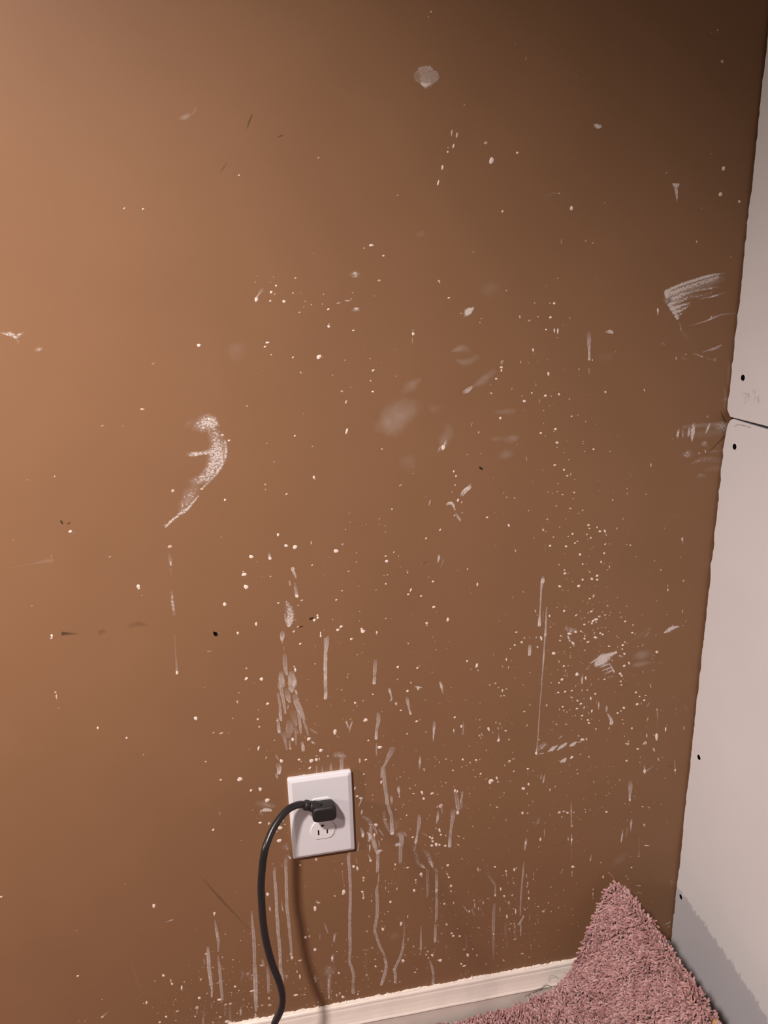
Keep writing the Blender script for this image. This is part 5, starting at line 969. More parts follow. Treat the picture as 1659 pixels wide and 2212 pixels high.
('film',[(5.0,510.9),(4.6,502.4)],[1.77,1.77],[0.35,0.4]),
('film',[(16.9,513.3),(16.9,504.7)],[3.82,3.53],[0.3,0.4]),
('film',[(85.3,583.1),(85.8,573.9),(83.1,559.2),(81.7,544.2)],[4.41,5.98,4.23,4.53],[0.3,0.5,0.5,1.0]),
('film',[(82.0,535.7),(81.4,525.5),(81.6,516.9)],[1.81,2.1,1.5],[0.3,0.3,0.2]),
('rough',[(-83.4,453.8),(-76.1,454.0),(-68.9,452.2)],[3.49,6.93,4.11],[0.6,0.9,0.7]),
('rough',[(-84.4,450.5),(-82.7,452.8)],[2.55,3.18],[0.4,0.6]),
('haze',[(-88.9,467.8),(-76.2,463.0),(-63.4,457.4)],[6.67,15.0,6.66],[0.1,0.25,0.1]),
('rough',[(-80.3,467.2),(-73.4,460.8),(-64.9,456.8)],[3.11,3.86,2.32],[0.2,0.35,0.3]),
('film',[(41.7,576.9),(42.9,570.1),(44.2,565.7)],[2.59,2.31,1.15],[0.6,0.6,0.3]),
('film',[(49.4,575.7),(47.2,569.4),(44.4,559.8)],[2.13,2.43,1.22],[0.6,0.6,0.5]),
('film',[(58.7,450.7),(56.1,444.0),(52.8,437.1)],[3.54,2.28,1.15],[0.9,0.8,0.6]),
('film',[(19.1,704.1),(17.3,673.4),(16.0,645.2)],[4.75,5.08,4.83],[0.55,0.55,0.6]),
('film',[(16.0,645.2),(15.5,629.3),(15.2,622.9)],[4.82,4.85,4.86],[0.5,0.5,0.6]),
('film',[(15.2,622.9),(14.7,616.6)],[4.87,4.88],[0.9,1.0]),
('film',[(16.7,617.9),(25.2,616.3)],[0.79,0.64],[0.3,0.1]),
('film',[(89.0,496.8),(88.5,481.1)],[3.64,5.19],[0.5,0.5]),
('film',[(172.7,805.6),(172.3,801.2),(171.1,796.2)],[3.18,3.2,1.17],[0.9,0.9,0.5]),
('film',[(179.2,799.8),(174.8,789.1)],[1.19,0.75],[0.35,0.2]),
('film',[(195.6,861.8),(198.4,856.6),(201.3,852.0)],[2.19,3.3,3.02],[0.4,0.5,0.6]),
('film',[(302.6,659.3),(302.6,652.3),(302.4,646.2)],[4.07,4.71,4.4],[0.35,0.6,0.9]),
('dark',[(152.0,797.3),(156.3,798.3)],[2.11,1.51],[0.2,0.2]),
('film',[(101.4,620.2),(102.8,615.9),(104.1,609.2),(105.2,603.0)],[2.59,3.76,2.33,2.04],[0.3,0.8,0.6,0.8]),
('film',[(104.9,603.0),(103.3,600.3)],[2.54,2.22],[0.8,0.7]),
('film',[(126.3,602.1),(127.4,595.3),(129.0,585.2),(131.3,575.7)],[4.4,4.41,2.65,3.24],[0.3,0.6,0.6,1.0]),
('film',[(138.2,617.8),(142.6,616.0),(147.1,614.9)],[1.89,3.18,1.61],[0.7,0.9,0.7]),
('film',[(141.9,614.0),(143.3,612.6)],[2.99,1.8],[0.9,0.9]),
('film',[(173.9,620.4),(175.1,614.5),(176.3,608.6),(177.2,602.2)],[2.07,3.85,2.68,1.49],[0.3,0.9,0.6,0.4]),
('film',[(165.1,558.5),(164.7,551.5),(164.1,543.0),(163.0,527.7)],[3.7,4.33,3.1,1.09],[0.35,0.5,0.95,0.5]),
('film',[(207.2,552.2),(207.4,543.6),(206.2,532.5)],[1.55,1.88,2.54],[0.3,0.35,0.3]),
('film',[(193.2,537.9),(193.6,535.2)],[1.22,0.92],[0.5,0.3]),
('film',[(259.7,527.2),(259.9,520.2),(259.9,514.1)],[0.95,1.59,4.17],[0.2,0.5,1.0]),
('film',[(81.9,536.5),(81.6,526.3),(82.1,516.8)],[1.5,1.5,1.49],[0.3,0.3,0.25]),
('film',[(144.0,506.3),(143.6,497.7),(142.6,485.5)],[2.17,3.43,1.25],[0.3,0.9,0.4]),
('film',[(104.1,523.7),(98.9,513.3),(95.4,505.2),(91.8,497.9)],[8.79,7.15,4.55,3.26],[0.35,0.4,0.4,0.5]),
('film',[(90.6,496.4),(91.8,472.6),(93.3,454.6),(94.6,435.6)],[4.52,5.45,5.47,5.2],[0.5,0.5,0.5,0.6]),
('film',[(95.5,434.5),(97.7,423.3),(100.1,413.8),(100.6,400.9),(100.8,382.5)],[4.54,4.85,4.9,5.29,6.26],[0.5,0.5,0.5,0.5,1.0]),
('film',[(89.4,421.1),(90.5,404.6),(95.6,389.0),(100.2,382.6)],[4.6,3.65,3.06,3.13],[0.25,0.3,0.3,0.4]),
('haze',[(100.1,412.0),(106.8,396.2),(101.8,386.0)],[9.12,13.95,10.28],[0.0,0.15,0.1]),
('film',[(100.9,446.2),(101.2,439.9),(101.6,432.6)],[3.06,3.98,1.53],[0.5,0.6,0.3]),
('film',[(111.7,459.6),(111.9,454.2),(112.5,446.9)],[3.68,3.98,1.53],[0.9,0.9,0.5]),
('film',[(206.2,435.8),(205.4,426.8),(203.5,417.6)],[2.93,2.97,2.01],[0.7,0.6,0.8]),
('film',[(195.8,436.6),(198.2,422.5),(199.9,407.5)],[4.68,6.28,5.7],[0.3,0.35,0.5]),
('film',[(205.5,419.5),(204.7,408.5)],[4.24,3.27],[0.2,0.3]),
('film',[(192.6,405.1),(192.0,394.1),(189.8,377.7),(187.8,361.1),(187.5,344.1)],[8.13,6.58,4.64,4.61,5.57],[0.3,0.45,0.5,0.5,0.95]),
('film',[(140.8,406.7),(141.2,399.3),(140.6,390.2),(138.1,375.8),(135.6,360.3)],[3.76,5.39,5.85,3.28,4.6],[0.5,0.45,0.45,0.6,1.0]),
('film',[(169.6,408.1),(168.9,398.1),(167.3,388.8)],[2.58,3.92,2.32],[0.5,0.85,0.5]),
('film',[(175.0,413.6),(175.8,404.3)],[2.2,1.58],[0.4,0.3]),
('rough',[(57.7,419.4),(63.7,415.6),(68.9,406.6),(69.2,393.7),(68.1,382.9)],[3.32,6.28,6.95,6.21,6.3],[0.3,0.4,0.4,0.5,0.6]),
('rough',[(64.5,390.9),(68.2,384.7),(66.3,375.8)],[3.69,6.11,4.82],[0.5,0.8,0.6]),
('film',[(71.1,404.3),(75.5,394.4),(78.4,386.5)],[2.43,2.43,1.83],[0.4,0.45,0.4]),
('film',[(80.9,393.4),(84.6,387.3),(87.6,381.5)],[2.16,2.16,1.85],[0.35,0.4,0.4]),
('film',[(108.0,379.3),(114.2,374.5),(113.1,359.7)],[6.63,7.69,7.05],[0.3,0.4,0.5]),
('rough',[(106.0,361.0),(110.0,362.2)],[5.76,6.54],[0.8,0.9]),
('film',[(55.5,399.8),(58.2,388.4)],[3.02,4.54],[0.4,0.9]),
('film',[(117.5,381.3),(121.4,375.0)],[4.04,3.12],[0.35,0.3]),
('film',[(144.4,376.5),(152.4,369.4)],[1.64,2.3],[0.15,0.3]),
('film',[(69.7,382.6),(73.2,370.8),(74.6,363.1)],[3.95,5.49,5.52],[0.5,0.5,0.5]),
('film',[(80.3,373.2),(81.6,363.7)],[2.46,2.46],[0.3,0.3]),
('film',[(318.0,761.3),(318.2,755.8),(316.5,749.0),(316.2,736.5),(315.8,712.9),(315.4,698.6),(315.4,689.8)],[3.04,5.92,4.04,2.47,2.17,3.74,5.29],[0.5,0.9,0.6,0.6,0.6,0.8,1.0]),
('film',[(317.8,755.9),(318.9,755.0)],[4.33,3.47],[1.0,1.0]),
('haze',[(319.5,809.2),(319.8,794.8)],[2.11,1.21],[0.25,0.1]),
('film',[(320.6,709.2),(320.5,694.8)],[1.09,0.78],[0.3,0.2]),
('film',[(325.0,715.4),(324.9,691.1),(324.9,674.9)],[2.17,2.81,2.51],[0.5,0.65,0.8]),
('film',[(324.7,675.8),(324.8,672.5)],[4.05,3.74],[0.8,0.8]),
('film',[(324.5,671.7),(323.9,653.8),(323.7,640.6),(322.7,612.4),(321.8,596.5)],[2.52,2.22,2.55,1.77,1.62],[0.7,0.6,0.75,0.55,0.5]),
('rough',[(354.2,681.3),(360.7,677.3),(370.3,675.3)],[4.53,9.34,6.4],[0.3,0.45,0.5]),
('rough',[(358.2,669.4),(360.0,664.3),(362.3,659.9)],[2.72,3.91,2.99],[0.6,0.7,0.6]),
('rough',[(392.8,620.0),(400.3,624.5),(409.8,628.7)],[1.45,3.62,5.41],[0.4,0.9,0.8]),
('rough',[(408.1,628.5),(412.9,629.6),(422.6,631.0),(433.8,634.1)],[8.84,10.53,7.78,4.64],[0.8,0.95,0.9,0.9]),
('rough',[(403.8,618.9),(413.3,623.7),(422.9,625.9)],[10.9,16.2,8.88],[0.8,0.95,0.6]),
('haze',[(405.3,622.1),(413.2,625.4),(426.0,628.9)],[9.02,14.34,7.14],[0.3,0.5,0.3]),
('film',[(409.9,612.8),(417.1,614.7),(424.8,616.7)],[2.15,2.87,2.15],[0.7,0.7,0.7]),
('film',[(414.0,607.1),(421.6,609.1),(428.5,610.7)],[2.16,2.52,2.16],[0.6,0.7,0.7]),
('film',[(417.6,601.6),(424.4,603.6),(430.5,606.2)],[1.81,2.56,2.2],[0.5,0.7,0.7]),
('film',[(424.3,617.2),(428.0,610.8),(432.7,602.5)],[1.83,2.14,2.46],[0.6,0.8,0.9]),
('film',[(423.0,594.3),(431.1,596.2)],[1.63,1.63],[0.5,0.5]),
('film',[(392.6,617.0),(392.0,612.8)],[1.68,1.34],[0.4,0.3]),
('rough',[(506.1,656.3),(512.5,659.7),(518.9,662.4),(528.4,663.8)],[2.21,6.59,6.78,2.46],[0.8,0.9,0.9,0.7]),
('haze',[(512.9,655.5),(519.2,659.0)],[5.54,3.69],[0.1,0.2]),
('haze',[(477.5,652.9),(479.6,656.9),(483.5,660.6)],[2.9,4.77,2.58],[0.25,0.35,0.15]),
('haze',[(462.5,623.5),(473.1,624.8),(487.1,626.4)],[14.11,21.21,12.4],[0.08,0.3,0.08]),
('haze',[(463.5,609.7),(471.8,610.4),(491.7,611.3)],[8.84,11.63,5.29],[0.2,0.36,0.0]),
('haze',[(503.7,608.1),(506.9,609.4)],[9.34,7.47],[0.08,0.1]),
('haze',[(390.0,798.9),(384.9,794.1)],[2.32,1.99],[0.3,0.3]),
('film',[(302.7,659.6),(302.7,653.1),(302.3,646.9)],[4.37,5.03,4.44],[0.4,0.6,0.9]),
('film',[(383.9,605.4),(383.6,597.8),(383.7,590.1)],[1.97,3.28,2.29],[0.3,0.6,0.8]),
('haze',[(355.6,684.4),(352.8,678.2)],[3.38,2.7],[0.2,0.2]),
('haze',[(457.1,651.1),(474.5,659.1),(491.5,672.2)],[7.23,10.96,5.5],[0.05,0.08,0.0]),
('film',[(411.3,556.7),(411.8,551.3),(412.1,543.4)],[1.64,2.64,1.0],[0.6,0.95,0.3]),
('film',[(424.6,547.8),(424.9,543.4),(424.5,539.0)],[2.99,3.38,2.75],[0.5,0.7,0.5]),
('film',[(426.7,535.1),(430.1,529.3),(432.8,523.6)],[2.18,3.44,3.78],[0.6,0.7,0.9]),
('film',[(433.0,526.3),(433.8,519.9),(433.9,517.2)],[3.31,5.66,6.04],[1.0,1.0,1.0]),
('film',[(491.9,543.3),(489.2,538.0)],[1.7,1.32],[0.5,0.4]),
('haze',[(506.2,529.3),(507.9,519.2),(508.6,509.2)],[3.02,4.08,2.07],[0.4,0.35,0.15]),
('haze',[(508.1,508.3),(508.9,491.8)],[2.43,2.09],[0.15,0.1]),
('film',[(492.8,436.8),(494.4,427.2)],[1.7,3.42],[0.3,0.9]),
('film',[(496.3,425.0),(502.2,428.2),(508.3,432.5)],[2.9,2.49,1.66],[0.4,0.4,0.2]),
('film',[(542.6,439.4),(545.1,424.8),(547.1,410.2)],[1.04,1.39,0.7],[0.3,0.5,0.3]),
('rough',[(320.9,489.2),(325.5,493.8),(331.1,496.9),(334.2,492.5)],[5.64,10.24,8.84,3.11],[0.35,0.5,0.45,0.2]),
('film',[(322.6,482.4),(329.4,482.5)],[1.83,1.83],[0.7,0.7]),
('rough',[(336.5,484.1),(343.0,488.0),(350.2,492.3)],[3.07,7.67,3.45],[0.7,0.9,0.6]),
('rough',[(350.5,484.6),(357.8,489.9),(365.0,494.2)],[2.69,6.93,3.85],[0.7,0.9,0.7]),
('rough',[(370.2,488.9),(375.1,491.4),(380.8,494.1)],[3.86,6.56,2.7],[0.8,1.0,0.6]),
('film',[(381.7,492.9),(387.5,493.5)],[2.24,2.61],[0.4,0.4]),
('rough',[(357.3,463.6),(362.2,465.6),(365.0,468.8)],[5.05,7.8,2.69],[0.8,0.95,0.7]),
('film',[(353.0,504.0),(356.1,507.1)],[1.89,2.65],[0.4,0.5]),
('film',[(322.8,597.0),(321.1,569.9),(320.5,542.3),(319.4,503.7),(318.4,486.0)],[1.78,1.46,1.79,1.65,2.33],[0.5,0.45,0.5,0.5,0.7]),
('haze',[(306.0,456.3),(306.2,448.0)],[2.3,1.65],[0.3,0.2]),
('film',[(327.7,447.3),(326.7,439.2)],[1.37,2.06],[0.4,0.7]),
('film',[(332.3,445.6),(331.7,439.3),(330.8,432.1)],[1.36,2.06,2.76],[0.5,0.7,0.9]),
('film',[(472.3,409.9),(473.0,398.4),(473.0,386.9),(473.7,377.1)],[6.29,7.42,4.25,3.16],[0.3,0.5,0.6,0.95]),
('haze',[(549.6,531.4),(553.7,525.4),(565.2,514.7)],[4.75,6.34,3.19],[0.05,0.08,0.0]),
('dark',[(534.9,427.4),(538.4,427.8)],[3.18,2.39],[0.2,0.2]),
('film',[(376.8,391.5),(377.9,373.2),(378.7,360.9)],[1.07,1.72,1.51],[0.3,0.8,0.7]),
('film',[(378.9,358.5),(379.6,343.7)],[1.74,1.96],[0.7,0.7]),
('film',[(380.4,331.2),(381.3,318.7),(380.9,308.8)],[1.74,2.21,1.12],[0.6,0.7,0.3]),
('film',[(382.0,304.8),(383.1,285.7)],[1.1,0.88],[0.3,0.2]),
('film',[(336.1,347.1),(336.2,332.3)],[1.95,1.09],[0.6,0.3]),
('rough',[(326.3,370.1),(324.4,362.0),(321.8,356.4)],[4.53,6.95,3.34],[0.25,0.4,0.2]),
('film',[(479.4,340.1),(479.4,332.1),(479.5,317.8)],[2.75,3.2,0.92],[0.5,0.9,0.4]),
('film',[(466.0,324.5),(465.4,310.8),(464.8,300.3)],[1.39,3.25,1.87],[0.3,0.8,0.7]),
('film',[(473.2,327.0),(472.7,309.0)],[1.38,1.16],[0.4,0.4]),
('film',[(472.6,342.0),(473.0,336.5)],[1.34,1.12],[0.4,0.3]),
('film',[(495.6,302.8),(496.6,284.8),(497.2,268.0)],[1.37,0.92,1.85],[0.35,0.2,0.4]),
('film',[(415.8,285.9),(414.7,274.7)],[1.16,2.1],[0.4,0.7]),
('film',[(307.5,337.1),(306.7,327.4),(305.6,315.8)],[1.75,3.97,2.66],[0.3,0.7,0.6]),
('film',[(304.5,294.4),(304.0,273.1),(302.6,248.0),(301.7,217.3),(301.6,191.2)],[2.18,3.09,2.89,2.89,2.23],[0.3,0.45,0.4,0.4,0.4]),
('film',[(302.3,180.5),(303.4,164.4),(303.6,151.5)],[3.08,2.44,1.8],[0.5,0.6,0.6]),
('film',[(307.6,188.6),(303.4,180.3),(299.8,174.4)],[3.56,3.6,4.68],[0.4,0.5,0.6]),
('film',[(258.6,222.3),(258.0,195.2),(258.0,166.2)],[3.94,5.27,5.3],[0.3,0.38,0.35]),
('film',[(258.5,164.8),(258.5,142.1),(259.4,112.2)],[4.42,3.54,2.66],[0.35,0.3,0.1]),
('film',[(243.6,286.1),(251.3,272.1),(257.9,260.7)],[1.63,2.05,2.89],[0.1,0.25,0.3]),
('film',[(259.4,259.2),(260.2,238.6)],[3.0,2.58],[0.35,0.4]),
('haze',[(278.0,181.7),(277.9,164.6),(279.7,153.5)],[5.76,6.57,4.31],[0.15,0.2,0.15]),
('haze',[(280.6,145.3),(282.4,131.4)],[5.21,4.36],[0.15,0.12]),
('rough',[(291.2,182.9),(293.4,166.5),(294.8,144.8)],[3.45,5.24,3.98],[0.2,0.3,0.2]),
('haze',[(455.7,260.4),(464.3,267.8),(473.0,273.8)],[16.72,22.35,14.0],[0.05,0.14,0.05]),
('film',[(496.6,210.6),(504.4,208.5)],[1.79,2.3],[0.6,0.8]),
('rough',[(498.4,195.6),(507.9,194.2)],[5.31,4.26],[0.3,0.4]),
('haze',[(241.8,180.3),(251.8,172.9)],[4.58,4.59],[0.05,0.1]),
('film',[(223.0,221.9),(225.3,207.3)],[1.67,1.26],[0.4,0.3]),
('film',[(240.3,211.9),(240.0,204.2)],[1.53,1.1],[0.3,0.2]),
('film',[(267.7,214.0),(268.2,206.0)],[1.94,1.73],[0.3,0.3]),
('rough',[(552.2,119.0),(561.7,121.1),(564.6,123.3)],[1.81,3.67,3.7],[0.5,0.6,0.5]),
('rough',[(561.2,112.9),(563.6,113.8)],[4.31,4.31],[0.4,0.5]),
('rough',[(556.9,207.9),(561.4,203.0)],[3.52,3.09],[0.3,0.4]),
('rough',[(558.9,203.5),(558.9,191.4)],[2.43,1.95],[0.35,0.2]),
('dark',[(352.6,314.0),(372.2,316.6)],[1.04,1.04],[0.1,0.25]),
('film',[(36.9,361.8),(35.6,349.9),(35.8,334.9),(36.2,304.4),(35.0,275.7),(33.2,246.7),(32.1,217.1),(31.4,187.0),(29.4,160.8)],[4.07,4.97,4.96,4.7,4.77,4.8,5.14,4.87,4.27],[0.4,0.5,0.5,0.5,0.55,0.5,0.5,0.5,0.5]),
('film',[(29.4,160.8),(32.5,147.7),(34.6,134.7),(33.7,119.2)],[4.44,4.46,4.54,3.98],[0.5,0.5,0.5,0.45]),
('film',[(72.2,384.0),(74.1,370.7),(76.9,357.1),(79.1,353.9)],[5.19,6.12,5.51,7.88],[0.35,0.4,0.5,0.9]),
('film',[(77.6,355.1),(80.7,355.5),(84.7,355.7)],[3.05,4.56,2.28],[0.8,1.0,0.8]),
('film',[(78.6,353.1),(78.1,334.3),(77.1,319.7)],[5.04,4.76,4.48],[0.5,0.6,0.6]),
('film',[(79.1,315.1),(77.9,299.9)],[1.93,1.93],[0.5,0.5]),
('film',[(77.2,298.2),(75.3,285.0),(75.3,263.5),(74.3,238.0),(70.8,218.8),(69.8,208.9)],[1.96,4.83,5.15,5.26,5.01,4.29],[0.4,0.5,0.5,0.5,0.5,0.5]),
('film',[(70.2,210.8),(72.4,200.3),(76.0,183.2),(80.6,169.8),(84.0,159.8)],[4.12,4.13,4.46,3.85,2.89],[0.5,0.45,0.5,0.45,0.4]),
('film',[(83.9,155.6),(85.7,143.8),(84.9,131.4),(80.8,115.5),(77.5,104.6)],[4.2,4.93,5.19,5.7,4.68],[0.6,0.6,0.6,0.6,0.7]),
('film',[(112.1,381.4),(114.5,367.0),(112.6,350.5),(111.6,329.8)],[5.55,6.94,5.79,5.15],[0.35,0.45,0.45,0.4]),
('rough',[(107.8,363.6),(111.7,360.0)],[3.28,4.93],[0.8,0.8]),
('film',[(113.6,229.7),(115.8,209.1),(114.5,189.0),(112.4,168.9)],[0.97,1.64,2.02,4.08],[0.1,0.25,0.4,0.45]),
('film',[(113.0,170.8),(109.3,155.1),(102.3,137.9),(99.3,130.1)],[4.56,4.69,4.8,4.79],[0.45,0.5,0.5,0.6]),
('film',[(98.3,130.4),(99.7,119.5),(99.4,105.8)],[4.91,4.98,4.73],[0.7,0.6,0.6]),
('rough',[(130.7,354.6),(136.1,336.6),(139.1,322.6),(147.9,312.3)],[4.65,6.24,5.65,3.26],[0.2,0.3,0.4,0.6]),
('film',[(136.4,363.0),(135.0,353.8),(133.0,346.7)],[2.3,2.33,2.71],[0.3,0.3,0.4]),
('rough',[(145.8,346.2),(153.8,335.2),(157.7,322.9),(161.7,310.6)],[4.78,7.86,5.65,3.15],[0.2,0.35,0.5,0.6]),
('rough',[(155.3,323.4),(160.1,312.8)],[2.51,2.84],[0.6,0.8]),
('rough',[(143.9,319.8),(147.9,313.3)],[3.17,3.82],[0.5,0.8]),
('film',[(165.0,306.1),(168.2,301.6)],[3.87,3.23],[0.3,0.3]),
('film',[(166.2,298.1),(166.8,278.4),(166.4,266.6)],[4.24,4.61,4.32],[0.5,0.55,0.6]),
('film',[(166.7,268.5),(166.4,264.7)],[4.71,4.72],[0.9,0.8]),
('film',[(166.4,263.7),(166.6,238.7),(165.8,212.6)],[4.29,4.67,4.04],[0.5,0.5,0.5]),
('film',[(164.8,209.8),(164.7,207.7)],[2.68,2.35],[0.5,0.4]),
('film',[(164.7,202.7),(164.3,188.4),(163.7,169.9)],[3.71,4.41,4.09],[0.4,0.5,0.8]),
('film',[(151.6,309.6),(151.7,285.3),(151.8,257.7)],[2.27,1.96,2.3],[0.35,0.35,0.3]),
('film',[(154.4,308.1),(154.6,280.8),(154.0,261.2)],[1.3,1.31,1.33],[0.3,0.3,0.3]),
('film',[(142.3,205.4),(141.4,185.2),(141.3,160.3)],[1.34,2.35,3.7],[0.4,0.5,0.65]),
('film',[(141.3,158.3),(140.7,150.1)],[2.39,1.71],[0.3,0.3]),
('film',[(155.4,133.0),(158.8,118.5),(160.7,106.3)],[2.96,3.97,4.67],[0.5,0.5,0.5]),
('film',[(160.4,103.2),(159.9,86.1)],[4.49,5.2],[0.4,0.5]),
('film',[(159.9,86.1),(160.2,81.6)],[4.41,4.42],[0.7,0.8]),
('film',[(64.2,353.0),(66.3,346.9),(67.7,341.0)],[1.53,2.14,3.07],[0.4,0.6,0.9]),
('film',[(52.0,377.0),(50.8,369.4),(49.3,361.9)],[0.95,1.59,1.92],[0.5,0.7,0.6]),
('rough',[(67.0,368.3),(67.1,362.7),(66.3,357.2)],[3.1,2.83,1.6],[0.8,0.7,0.4]),
('film',[(54.1,286.4),(55.0,281.3),(54.8,274.5)],[3.1,1.88,2.87],[0.9,0.8,0.9]),
('film',[(208.2,230.1),(211.6,224.3),(214.7,218.2)],[1.31,1.63,1.63],[0.5,0.6,0.6]),
('rough',[(-10.0,151.3),(-3.4,153.9),(4.7,154.1)],[6.25,18.85,12.48],[0.1,0.3,0.15]),
('rough',[(-3.0,145.6),(-2.7,133.0),(-3.6,120.7)],[9.62,5.51,4.59],[0.35,0.45,0.55]),
('rough',[(93.6,197.6),(99.3,194.4),(104.1,187.2)],[11.09,18.98,9.92],[0.05,0.25,0.05]),
('rough',[(49.7,180.8),(56.1,177.4),(61.1,180.3)],[3.74,4.93,2.47],[0.2,0.3,0.2]),
('film',[(-4.9,241.0),(-2.2,230.5),(0.0,220.5)],[1.54,1.55,0.93],[0.4,0.35,0.2]),
('film',[(10.5,218.8),(8.9,212.1),(7.3,204.5)],[2.66,2.65,1.99],[0.5,0.6,0.5]),
('rough',[(54.9,165.3),(54.2,144.7),(56.7,119.0)],[4.92,5.54,4.23],[0.15,0.15,0.1]),
('haze',[(242.8,298.9),(253.4,273.1),(258.6,264.1)],[1.6,2.26,2.61],[0.1,0.15,0.2]),
('haze',[(213.6,171.4),(214.6,146.1)],[5.11,5.83],[0.1,0.15]),
('film',[(46.0,348.9),(47.3,340.2)],[1.22,1.53],[0.3,0.4]),
('film',[(75.7,398.1),(78.5,386.6)],[2.12,1.22],[0.4,0.4]),
('film',[(81.0,393.5),(87.0,382.3)],[1.84,1.23],[0.4,0.4]),
('film',[(95.9,394.5),(91.4,404.4)],[1.83,1.52],[0.25,0.25]),
('film',[(-161.1,280.2),(-160.4,263.2),(-159.5,243.1),(-161.4,223.4)],[1.52,3.92,4.4,1.78],[0.4,0.55,0.55,0.4]),
('film',[(-162.3,216.3),(-161.9,194.4),(-162.4,170.9),(-162.9,144.1),(-162.8,132.0)],[1.98,4.0,4.48,4.5,3.16],[0.35,0.5,0.6,0.5,0.5]),
('film',[(-175.2,233.7),(-175.8,215.0),(-176.7,191.9),(-176.6,163.8)],[3.51,5.73,5.31,5.34],[0.6,0.7,0.65,0.8]),
('film',[(-182.6,213.7),(-181.8,204.8)],[2.19,1.75],[0.35,0.3]),
('rough',[(-176.2,160.7),(-177.9,141.7)],[4.05,3.17],[0.7,0.7]),
('film',[(-178.9,129.9),(-179.8,119.5)],[1.82,1.37],[0.3,0.3]),
('film',[(-108.6,286.0),(-108.9,263.5),(-109.0,234.8),(-111.1,191.5)],[1.55,3.55,5.38,5.0],[0.5,0.5,0.5,0.45]),
('film',[(-111.4,187.2),(-112.6,153.1),(-114.7,120.2),(-115.6,98.9)],[5.9,6.43,6.02,3.25],[0.65,0.7,0.7,0.6]),
('film',[(-227.3,291.5),(-218.5,293.5)],[2.18,2.46],[0.3,0.5]),
('rough',[(-116.3,89.8),(-117.5,72.9)],[3.28,4.7],[0.4,0.5]),
('rough',[(-133.5,181.9),(-129.5,175.0),(-134.3,158.2)],[3.77,5.43,3.81],[0.1,0.25,0.15]),
('rough',[(-122.7,174.9),(-118.9,163.6)],[9.09,11.4],[0.2,0.25]),
('rough',[(-153.6,117.6),(-154.7,90.1)],[4.56,4.59],[0.3,0.4]),
('rough',[(-160.1,122.2),(-161.9,101.2)],[3.2,3.22],[0.3,0.35]),
('rough',[(-189.2,129.4),(-194.7,94.1)],[2.75,4.15],[0.2,0.4]),
('film',[(-136.6,113.4),(-139.1,97.0)],[2.34,2.82],[0.3,0.5]),
('film',[(-324.6,149.4),(-333.2,141.2)],[1.81,4.14],[0.2,0.4]),
('haze',[(-282.1,233.5),(-279.0,204.2),(-276.6,168.6)],[4.24,5.55,3.02],[0.0,0.06,0.0]),
('haze',[(-281.5,163.9),(-273.1,170.7)],[4.27,3.2],[0.05,0.1]),
('dark',[(-176.1,365.4),(-152.2,320.0),(-113.3,253.0)],[1.76,3.6,2.31],[0.0,0.2,0.05]),
('rough',[(-57.6,388.6),(-53.8,387.2),(-50.1,383.1)],[6.54,9.91,5.93],[0.2,0.35,0.3]),
('rough',[(-50.7,373.0),(-48.2,368.4),(-46.1,365.2)],[2.51,3.9,2.78],[0.5,0.7,0.5]),
('rough',[(-61.1,360.5),(-60.3,354.8)],[3.77,2.67],[0.35,0.4]),
('rough',[(-53.5,374.2),(-53.1,361.7)],[3.34,4.47],[0.2,0.3]),
('film',[(-65.4,293.9),(-64.8,285.1),(-64.0,279.2)],[0.9,1.58,1.81],[0.25,0.35,0.6]),
('haze',[(-65.6,486.1),(-56.7,489.1)],[0.64,0.64],[0.2,0.2]),
('rough',[(-85.7,448.5),(-82.7,451.3)],[1.99,1.74],[0.4,0.5]),
('film',[(-82.6,445.3),(-81.3,448.4)],[1.15,1.15],[0.3,0.4]),
('film',[(-70.2,354.8),(-71.9,344.3),(-71.8,320.3),(-72.8,282.8),(-73.2,244.4),(-73.2,205.1),(-74.2,172.4),(-73.2,150.7),(-73.2,135.1)],[3.56,3.86,4.57,4.97,5.02,5.07,4.74,5.12,3.32],[0.3,0.5,0.55,0.6,0.55,0.6,0.6,0.65,0.5]),
('film',[(-54.6,366.9),(-55.4,343.3),(-56.8,315.1),(-57.7,277.4),(-56.8,245.4),(-56.5,220.0),(-56.8,185.0)],[4.55,4.58,4.97,5.0,4.67,4.35,3.29],[0.35,0.5,0.5,0.5,0.5,0.5,0.5]),
('film',[(-64.6,298.9),(-64.2,276.5)],[1.06,1.78],[0.2,0.3]),
('film',[(-94.0,178.2),(-93.7,155.5),(-94.9,130.6)],[3.97,5.11,3.68],[0.3,0.4,0.5]),
('film',[(-99.6,194.7),(-98.6,182.8)],[3.21,3.94],[0.3,0.35]),
('rough',[(-6.3,157.9),(-2.0,148.5),(0.6,143.0)],[7.48,20.66,11.31],[0.1,0.3,0.1]),
('rough',[(-3.3,134.2),(-4.4,117.4),(-5.0,96.6)],[7.63,5.72,3.44],[0.45,0.5,0.6]),
('rough',[(-23.9,146.3),(-24.1,134.3)],[4.49,4.88],[0.4,0.6]),
('rough',[(-17.1,130.2),(-15.9,117.7)],[9.28,7.45],[0.2,0.2]),
('film',[(8.6,217.4),(8.1,205.8)],[2.99,2.25],[0.6,0.6]),
('film',[(-4.8,236.5),(-1.4,221.9)],[1.45,1.45],[0.3,0.3]),
('film',[(4.4,178.2),(3.6,168.8)],[4.55,3.04],[0.6,0.7]),
('rough',[(-71.2,167.0),(-66.8,149.2)],[5.43,5.46],[0.2,0.25]),
('film',[(33.1,120.7),(33.2,98.5)],[3.06,5.77],[0.3,0.6]),
('film',[(25.4,329.7),(26.3,307.3)],[1.44,1.09],[0.2,0.15]),
